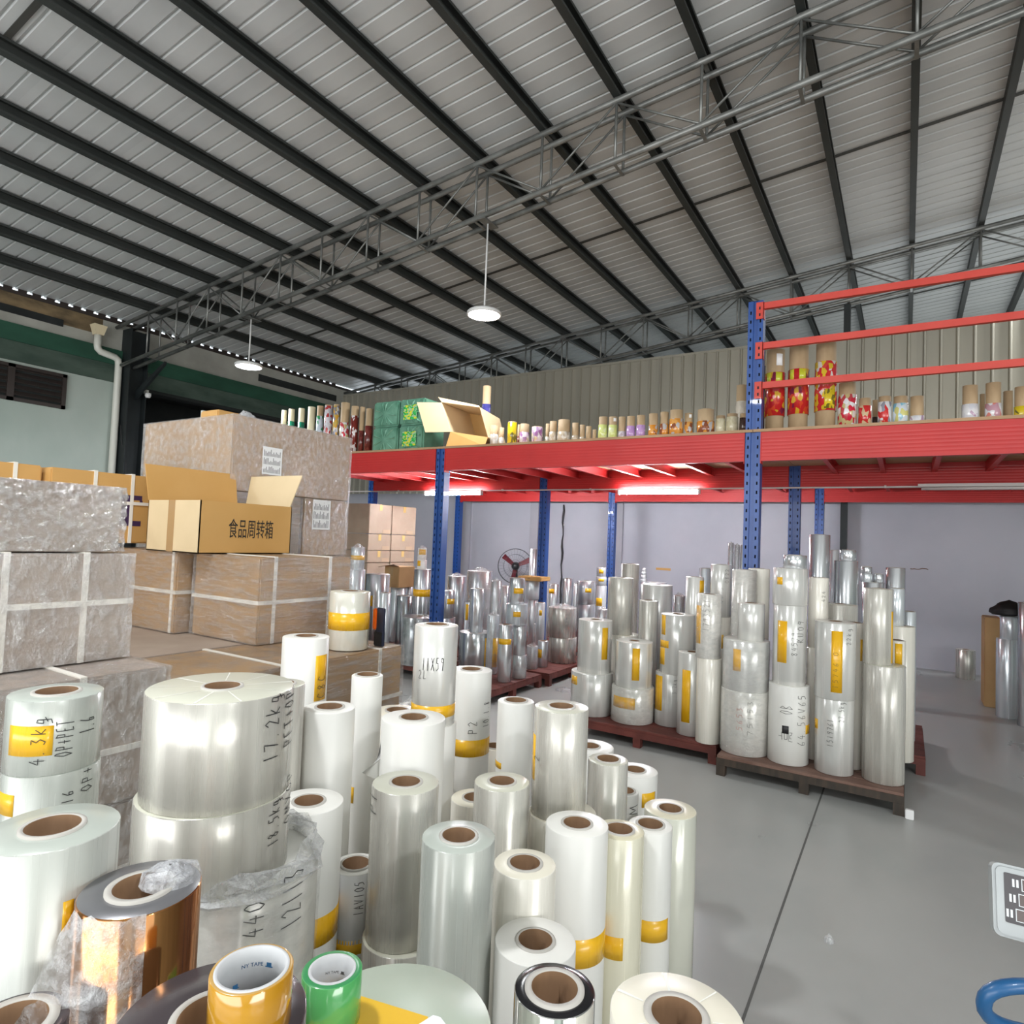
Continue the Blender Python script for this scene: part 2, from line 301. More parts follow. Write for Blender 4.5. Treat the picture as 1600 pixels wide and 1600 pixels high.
# ------------------------------------------------------------------ handwriting: strokes in a unit cell
GL = {'0': [[(.3, 1), (.05, .7), (.1, .2), (.35, 0), (.6, .3), (.55, .8), (.3, 1)]], '1': [[(.3, 1), (.28, 0)]], '2': [[(.05, .8), (.3, 1), (.55, .75), (.1, .05), (.6, .08)]],
    '3': [[(.05, .95), (.5, .95), (.25, .6), (.55, .35), (.3, 0), (.02, .1)]], '4': [[(.4, 1), (.05, .4), (.65, .4)], [(.45, .7), (.42, 0)]], '5': [[(.55, 1), (.15, 1), (.1, .6), (.45, .6), (.5, .2), (.05, 0)]],
    '6': [[(.5, 1), (.12, .5), (.15, .05), (.5, .1), (.5, .42), (.15, .4)]], '7': [[(.02, .95), (.55, 1), (.25, 0)]], '8': [[(.5, .85), (.25, 1), (.1, .75), (.5, .3), (.3, 0), (.08, .25), (.5, .85)]], '9': [[(.5, .9), (.2, 1), (.1, .65), (.5, .65), (.52, .95), (.4, 0)]],
    '.': [[(.1, .02), (.16, .1)]], '+': [[(.05, .5), (.6, .5)], [(.32, .85), (.32, .15)]], 'k': [[(.1, 1), (.08, 0)], [(.5, .7), (.12, .3), (.55, .02)]], 'g': [[(.5, .6), (.2, .65), (.12, .2), (.45, .2), (.5, .6), (.5, -.3), (.1, -.4)], [(.3, -.1), (.75, .1)]],
    'P': [[(.1, 1), (.1, 0)], [(.1, .95), (.5, .9), (.48, .5), (.1, .5)]], 'E': [[(.55, 1), (.1, .95), (.1, 0), (.58, .05)], [(.1, .5), (.45, .52)]], 'T': [[(0, .97), (.65, 1)], [(.33, 1), (.3, 0)]], 'O': [[(.3, 1), (.02, .5), (.25, 0), (.6, .4), (.5, .9), (.3, 1)]],
    'X': [[(.05, 1), (.6, 0)], [(.55, 1), (.02, .05)]], 'L': [[(.15, 1), (.1, .05), (.55, .08)]], 'M': [[(.02, 0), (.1, 1), (.32, .3), (.55, 1), (.65, 0)]], 'A': [[(.02, 0), (.3, 1), (.6, 0)], [(.14, .4), (.48, .4)]], 'V': [[(.02, 1), (.3, 0), (.58, 1)]],
    'R': [[(.1, 0), (.1, 1), (.5, .85), (.12, .5), (.58, 0)]], 'U': [[(.05, 1), (.1, .1), (.45, .05), (.52, 1)]], 'W': [[(.02, 1), (.18, 0), (.33, .7), (.5, 0), (.66, 1)]], 'I': [[(.3, 1), (.3, 0)]], 'C': [[(.55, .85), (.25, 1), (.05, .5), (.25, .02), (.55, .15)]],
    'B': [[(.1, 0), (.1, 1), (.5, .8), (.12, .52), (.58, .25), (.1, 0)]], 'G': [[(.05, .8), (.6, .85)], [(.3, 1.1), (.3, .8)], [(.1, .6), (.55, .62), (.5, .4), (.12, .4), (.1, .6)], [(0, 0), (.02, .3), (.62, .3), (.64, .02), (.5, .08)], [(.2, .05), (.2, .2), (.45, .2), (.44, .06)]],
    'S': [[(.55, .9), (.2, 1), (.1, .7), (.5, .35), (.4, .02), (.02, .1)]]}
def handwriting(parent, s, al, ar, z0, z1, r, mat, mode='v', lw=None):
    """ink strokes laid on the curved side: mode v reads upward, mode h reads across"""
    L = len(s); mb = MB(); cell = (z1 - z0) / L if mode == 'v' else (ar - al) / L
    hgt = r * abs(ar - al) if mode == 'v' else z1 - z0
    lw = lw or max(.0008, min(.0012, hgt * .026)); rr = r + .0012
    def pos(i, p):
        jx, jy = p
        if mode == 'v': return (ar + (al - ar) * jy, z0 + cell * (i + .12 + jx))
        return (al + cell * (i + .12 + jx), z0 + (z1 - z0) * jy)
    for i, ch in enumerate(s):
        for st in GL.get(ch, []):
            pts = []
            for q in range(len(st) - 1):       # resample so that strokes follow the curve of the roll
                for t in range(4): pts.append((st[q][0] + (st[q + 1][0] - st[q][0]) * t / 4, st[q][1] + (st[q + 1][1] - st[q][1]) * t / 4))
            pts.append(st[-1]); P2 = [pos(i, p) for p in pts]; vs = []
            for q, (a, z) in enumerate(P2):
                a2, z2 = P2[min(q + 1, len(P2) - 1)]; a3, z3 = P2[max(q - 1, 0)]
                dx, dz = (a2 - a3) * r, z2 - z3; l = math.hypot(dx, dz) or 1; nx, nz = -dz / l * lw, dx / l * lw
                for sg in (1, -1):
                    aa, zz = a + sg * nx / r, z + sg * nz
                    vs.append((rr * math.cos(aa), rr * math.sin(aa), zz))
            mb.add(vs, [(2 * q, 2 * q + 1, 2 * q + 3, 2 * q + 2) for q in range(len(pts) - 1)])
    return mb.build('handwriting', mat, parent)

# ------------------------------------------------------------------ the hall: floor, walls, roof
XL, YB = -11.4, 10.85
def roof_z(x): return 6.13 + .0986 * (x + .77)
m, nt, b, N, L = new_mat('polished_concrete')
f1 = noise(nt, .9, coords(nt, (1, .6, 1)), 5, .6); f2 = noise(nt, 30, coords(nt, (1, 1, 1)), 3)
L(ramp(nt, f1, [(.22, (.30, .32, .315)), (.50, (.385, .39, .377)), (.76, (.44, .44, .425))]), b.inputs['Base Color'])
L(maprange(nt, f1, .3, .7, .24, .42), b.inputs['Roughness']); bump(nt, b, f2, .02, .002)
M['floor'] = m
fl = struct(MB().box(-13.5, 9, -7.6, 16, -.12, 0).build('floor', M['floor']))
boxobj('floor_joint', (-.458, -.448, -7, 10.8, -.004, .0008), plain('floor_joint_dark', (.11, .11, .105), .8), fl)
boxobj('floor_joint', (-7, 8.5, -.605, -.595, -.004, .0008), M['cable'], fl)
# rear wall: plaster below, cladding above the deck
wb = struct(MB().box(XL - .2, 9, YB, YB + .2, 0, 2.9).build('wall_back', M['plaster']))
for x0, x1 in ((-7.97, -7.74), (-4.56, -4.36), (-6.30, -6.12)): boxobj('pilaster', (x0, x1, YB - .035, YB + .001, 0, 2.9), M['pilaster'], wb)
mb = MB(); random.seed(4)
mb.tube([(.06 + .024 * i, YB - .001, 1.405 + random.uniform(-.006, .012)) for i in range(10)], .006, 5); mb.build('wall_crack', plain('bare_brick_crack', (.20, .12, .08), .9), wb)
def sheet_profile(n, pitch, w0, w1, hh):
    """underside outline of one ribbed sheet: list of (along, height)"""
    o = []
    for i in range(n):
        c = pitch * (i + .5); o += [(c - w0 / 2, 0), (c - w1 / 2, hh), (c + w1 / 2, hh), (c + w0 / 2, 0)]
    return [(0, 0)] + o + [(pitch * n, 0)]
prof = sheet_profile(4, .19, .046, .014, -.034)
pts = prof + [(a, d + .004) for a, d in reversed(prof)]
pm = MB().prism(pts, 2.5, 4.81, 'z').mesh('cladding_panel', M['cladding'])
cw = struct(boxobj('wall_cladding_back', (-11.35, 9, 10.475, 10.49, 2.5, 4.80), M['cladding'])); cw.name = 'wall_partition'
for i in range(27): put('wall_panel', pm, cw, (-11.3 + .76 * i, 10.46, 0))
boxobj('top_channel', (-11.3, 9, 10.44, 10.50, 4.80, 4.84), M['cladding'], cw)
# left wall with its painted beam bands; beyond the steel column an added near-black recess stands in for deep shade
wl = struct(MB().box(XL - .2, XL, -7.6, 5.45, 0, 5.0).box(XL - .2, XL, 5.45, YB, 3.99, 5.0).box(XL - .2, XL, 9.9, YB, 0, 3.95).build('wall_left', M['left_plaster']))
boxobj('white_band', (XL, XL + .012, -7.6, YB, 4.52, 4.72), M['white_plaster'], wl)
boxobj('stained_band', (XL, XL + .014, -7.6, 5.2, 4.72, 5.02), M['rust'], wl)
boxobj('stained_band', (XL, XL + .014, 5.2, YB, 4.72, 5.02), M['white_plaster'], wl)
boxobj('vent_slot', (XL, XL + .03, -7.6, 4.62, 4.68, 4.79), M['shade_black'], wl)
boxobj('vent_slot', (XL, XL + .03, 8.2, 10.3, 4.66, 4.80), M['shade_black'], wl)
t1 = struct(boxobj('trim_1', (XL - .01, XL + .06, -7.6, YB, 4.27, 4.53), M['green']))
t2 = struct(boxobj('trim_2', (XL - .01, XL + .035, -7.6, YB, 3.98, 4.27), M['green_dark']))
boxobj('soffit_shade_strip', (XL - .2, XL + .036, 5.45, YB, 3.93, 3.985), M['shade_black'], wl)  # dark strip added to hide the brightly lit underside of the wall
struct(MB().box(-13.4, XL - .2, 5.3, 5.45, 0, 4.2).box(-13.4, XL - .2, 10.0, 10.15, 0, 4.2).box(-13.5, -13.4, 5.3, 10.15, 0, 4.2).box(-13.5, XL - .2, 5.3, 10.15, 4.2, 4.3).build('wall_shade_recess', M['shade_black']))  # made-up room, its shade put into the near-black wall colour
# louvred window in the left wall
win = struct(MB().box(XL + .001, XL + .004, 2.9, 4.68, 3.41, 3.90).build('window_1', M['shade_black']))
for b_ in ((XL, XL + .05, 2.86, 4.72, 3.88, 3.93), (XL, XL + .05, 2.86, 4.72, 3.38, 3.43), (XL, XL + .05, 4.66, 4.72, 3.38, 3.93), (XL, XL + .05, 3.94, 4.03, 3.38, 3.93), (XL, XL + .05, 2.86, 2.92, 3.38, 3.93)): boxobj('window_frame', b_, M['louvre'], win)
for ya, yb in ((2.92, 3.94), (4.03, 4.66)):
    for k in range(5):
        z = 3.46 + .095 * k; MB().prism([(XL + .004, z + .075), (XL + .012, z + .075), (XL + .055, z + .012), (XL + .047, z + .005)], ya, yb, 'y').build('louvre_slat', M['louvre'], win)
# walls out of the picture that close the hall round its assumed doors
struct(MB().box(9, 9.2, -7.6, 16, 4.3, 7.2).box(9, 9.2, 0, 16, 0, 4.3).box(9, 9.2, -7.6, -6.0, 0, 4.3).build('wall_right', M['left_plaster']))
struct(MB().box(XL, 9, -7.8, -7.6, 4.3, 7.2).box(XL, -8.3, -7.8, -7.6, 0, 4.3).box(3.9, 9, -7.8, -7.6, 0, 4.3).build('wall_front', M['left_plaster']))
struct(MB().box(XL, -.6, 16, 16.2, 0, 7.2).box(6.6, 9, 16, 16.2, 0, 7.2).box(-.6, 6.6, 16, 16.2, 4.3, 7.2).build('wall_far', M['left_plaster']))  # opening here added to go with the far roof fill light
# roof: ribbed sheets running down to the left eave, purlins under them
ce = struct(empty('ceiling'))
prof = sheet_profile(5, .187, .034, .014, .016); x0, x1 = XL - .05, 9.0
sh = []
for a, d in prof: sh += [(x0, a, roof_z(x0) + d), (x1, a, roof_z(x1) + d)]
k = len(prof); sh += [(x, y, z + .004) for x, y, z in sh]
fs = [(2 * i, 2 * i + 1, 2 * i + 3, 2 * i + 2) for i in range(k - 1)] + [(2 * k + 2 * i, 2 * k + 2 * i + 2, 2 * k + 2 * i + 3, 2 * k + 2 * i + 1) for i in range(k - 1)]
rm = MB().add(sh, fs).mesh('roof_sheet', M['roof'])
for i in range(26): put('roof_sheet', rm, ce, (0, -7.9 + .935 * i, 0))
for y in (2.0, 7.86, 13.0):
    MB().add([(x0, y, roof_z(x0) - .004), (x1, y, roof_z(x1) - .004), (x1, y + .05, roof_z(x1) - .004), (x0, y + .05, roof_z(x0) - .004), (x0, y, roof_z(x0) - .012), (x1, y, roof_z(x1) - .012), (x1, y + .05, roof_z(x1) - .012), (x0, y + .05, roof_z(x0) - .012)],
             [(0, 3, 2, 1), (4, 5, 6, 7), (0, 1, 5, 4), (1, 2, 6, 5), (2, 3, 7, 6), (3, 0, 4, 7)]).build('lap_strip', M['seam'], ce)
pu = MB().prism([(-.035, 0), (.035, 0), (.035, -.025), (.029, -.025), (.029, -.006), (-.029, -.006), (-.029, -.129), (.029, -.129), (.029, -.11), (.035, -.11), (.035, -.135), (-.035, -.135)], -7.6, 16, 'y').mesh('purlin', M['purlin'])
for k in range(-12, 14):
    x = -.77 + .8 * k
    if x > XL + .2: put('purlin', pu, ce, (x, 0, roof_z(x) - .012))
# eave plate under the sheets: daylight shows through the ribs above it
boxobj('eave_plate', (XL - .03, XL + .02, -7.6, YB + .1, 4.98, 5.035), M['louvre'], wl)
mb = MB()
for i in range(int(18.5 / .187)):
    y = -7.9 + .187 * i; mb.box(XL - .03, XL - .01, y - .056, y + .056, 5.0345, 5.083)
fc = mb.build('foam_closure', M['louvre'], wl); fc['kind'] = 'stuff'

# ------------------------------------------------------------------ roof trusses (two lattice planes each)
def bar(name, p, q, r, parent, n=6, mat='truss'):
    return MB().tube([p, q], r, n).build(name, M[mat], parent)
def truss(y, xa, xb, label, bxl):
    t = tag(empty('roof_truss', (0, y, 0)), label, 'roof truss', 'lattice roof trusses')
    zt = lambda x: roof_z(x) - .185
    zb = lambda x: 5.03 + .11 * (x + 3.89)
    for s in (-.1, .1):
        MB().prism([(s - .022, -.028), (s + .022, -.028), (s + .022, .028), (s - .022, .028)], 0, 1, 'x')
        for nm, zf, xs in (('top_chord', zt, xa), ('bottom_chord', zb, bxl)):
            bar(nm, (xs, s, zf(xs)), (xb, s, zf(xb)), .030, t, 8)
        k = 0; x = -.77 - .8 * 13
        while x < xb - .1:
            if x > xa and zt(x) - zb(x) < 1.2:
                top = (round((x + 3.96) / .8) % 2 == 0)
                if x > bxl: bar('vertical', (x, s, zt(x)), (x, s, zb(x)), .014, t)
                for d in (-.8, .8):
                    if top and xa < x + d < xb and x + d > bxl: bar('diagonal', (x, s, zt(x) - .02), (x + d, s, zb(x + d) + .02), .011, t)
            x += .8
    x = -.77 - .8 * 12
    while x < xb - .1:
        if x > bxl:
            boxobj('batten_plate', (x - .02, x + .02, -.11, .11, zt(x) + .028, zt(x) + .032), M['truss'], t)
            boxobj('batten_plate', (x - .015, x + .015, -.11, .11, zb(x) - .034, zb(x) - .03), M['truss'], t)
        x += .8
    return t
truss(5.5, XL + .05, 7.5, 'near lattice roof truss that carries the two round lamps', -11.12)
truss(10.62, XL + .05, 7.5, 'far lattice roof truss above the ribbed partition wall', -10.7)
col = tag(MB().prism([(-.15, -.15), (.15, -.15), (.15, -.135), (.006, -.135), (.006, .135), (.15, .135), (.15, .15), (-.15, .15), (-.15, .135), (-.006, .135), (-.006, -.135), (-.15, -.135)], 0, 4.90, 'z').build('steel_column', M['column'], None, (XL + .17, 5.665, 0)), 'black steel column at the left wall under the near truss', 'column')
MB().add([(.1, -.02, 3.7), (.95, -.02, 4.22), (.95, -.02, 4.27), (.1, -.02, 3.85), (.1, .02, 3.7), (.95, .02, 4.22), (.95, .02, 4.27), (.1, .02, 3.85)], [(0, 1, 2, 3), (7, 6, 5, 4), (0, 4, 5, 1), (1, 5, 6, 2), (2, 6, 7, 3), (3, 7, 4, 0)]).build('knee_brace', M['column'], col)
boxobj('base_plate', (-.2, .2, -.2, .2, 0, .02), M['column'], col)
c2 = tag(boxobj('steel_post', (-.83, -.74, 10.57, 10.66, 0, 5.33), M['column']), 'slim dark post before the rear wall, rising to the far truss', 'column')
boxobj('base_plate', (-.88, -.69, 10.52, 10.71, 0, .015), M['column'], c2)

# ------------------------------------------------------------------ mezzanine rack
RK = tag(empty('mezzanine_rack', (0, 0, 0)), 'blue and red steel mezzanine rack with a plywood deck', 'mezzanine')
PX, PY = (-7.65, -4.335, -1.08, 2.18), (5.5, 7.84, 10.28)
def upright(h, w=.12, d=.10):
    """punched upright: two slotted flanges either side of a groove, facing -y"""
    mb = MB(); y0 = -d / 2; z = 0.0; p = .075; zs = [0]
    nz = int(h / p)
    for sx in (-1, 1):
        a, b_ = sorted((sx * .018, sx * w / 2)); c = sx * .038; h0, h1 = c - .006, c + .006
        for i in range(nz):
            z0, z1 = i * p, (i + 1) * p; ha, hb = z0 + .024, z0 + .051
            for q in ((a, b_, z0, ha), (a, b_, hb, z1), (a, h0, ha, hb), (h1, b_, ha, hb)):
                mb.add([(q[0], y0, q[2]), (q[1], y0, q[2]), (q[1], y0, q[3]), (q[0], y0, q[3])], [(0, 1, 2, 3)])
        mb.add([(a, y0, nz * p), (b_, y0, nz * p), (b_, y0, h), (a, y0, h)], [(0, 1, 2, 3)])
    g = .014
    for pts in (((-.018, y0), (-.018, y0 + g)), ((-.018, y0 + g), (.018, y0 + g)), ((.018, y0 + g), (.018, y0)), ((w / 2, y0), (w / 2, d / 2)), ((w / 2, d / 2), (-w / 2, d / 2)), ((-w / 2, d / 2), (-w / 2, y0))):
        (xa, ya), (xb, yb) = pts; mb.add([(xa, ya, 0), (xb, yb, 0), (xb, yb, h), (xa, ya, h)], [(0, 1, 2, 3)])
    mb.add([(-w / 2, y0, h), (w / 2, y0, h), (w / 2, d / 2, h), (-w / 2, d / 2, h)], [(0, 1, 2, 3)])
    return mb
um = {h: upright(h).mesh('upright', M['blue']) for h in (2.56, 3.66)}
ib = MB().box(-.052, .052, -.030, .03, .01, 2.5).mesh('hole_shade_box', M['dark_hole']); fp = MB().box(-.09, .09, -.08, .08, 0, .012).mesh('foot_plate', M['blue'])  # near-black box added inside the hollow upright, painted shade for its holes
for x in PX:
    for y in PY:
        tall = y == PY[0] and x > -2
        u = put('upright', um[3.66 if tall else 2.56], RK, (x, y, 0)); put('hole_shade_box', ib, u); put('foot_plate', fp, u)
        if tall: boxobj('hole_shade_box', (-.052, .052, -.03, .03, 2.5, 3.6), M['dark_hole'], u)
def beam_profile(z0, z1, y, w=.05):
    h = z1 - z0; pr = [(y - w / 2, z0), (y - w / 2, z0 + h * .10)]
    for t in (.16, .28, .40, .52, .64, .76): pr += [(y - w / 2, z0 + h * (t - .03)), (y - w / 2 + .0013, z0 + h * (t + .012)), (y - w / 2, z0 + h * (t + .055))]
    return pr + [(y - w / 2, z1), (y + w / 2, z1), (y + w / 2, z0)]
ZB0, ZB1, ZD = 2.32, 2.558, 2.582
for y in PY:
    for xa, xb in zip(PX[:-1], PX[1:]):
        bm_ = MB().prism(beam_profile(ZB0, ZB1, y - .03), xa + .062, xb - .062, 'x').build('beam', M['red'], RK)
        for xe in (xa + .062, xb - .067): boxobj('end_plate', (xe, xe + .005, y - .062, y + .02, ZB0 - .02, ZB1), M['red'], bm_)
jm = MB().prism([(-.022, ZB1 - .10), (.022, ZB1 - .10), (.022, ZB1 - .094), (-.016, ZB1 - .094), (-.016, ZB1 - .006), (.022, ZB1 - .006), (.022, ZB1), (-.022, ZB1)], 0, 2.28, 'y').mesh('joist', M['red'])
for y in (PY[0] + .0, PY[1] + .0):
    x = -7.36
    while x < 2.1:
        if min(abs(x - p) for p in PX) > .1: put('joist', jm, RK, (x, y + .03, 0))
        x += .447
for xa, xb in zip(PX[:-1], PX[1:]):
    for ya, yb in ((5.435, 7.84), (7.843, 10.33)): boxobj('deck_board', (xa + .002, xb - .002, ya, yb, ZB1 + .001, ZD), M['ply'], RK)
for z in (2.945, 3.275, 3.61):
    rl = boxobj('guard_rail', (-1.02, 2.12, 5.445, 5.485, z - .026, z + .026), M['red_rail'], RK)
    bk = boxobj('bracket', (-1.075, -1.015, 5.436, 5.442, z - .11, z + .03), M['red_rail'], rl)
    boxobj('bracket_side', (-1.02, -1.014, 5.436, 5.49, z - .11, z + .03), M['red_rail'], rl)
    for zz in (-.075, -.02): boxobj('hook_slot', (-1.052, -1.040, 5.4350, 5.4362, z + zz - .012, z + zz + .012), M['dark_hole'], rl)

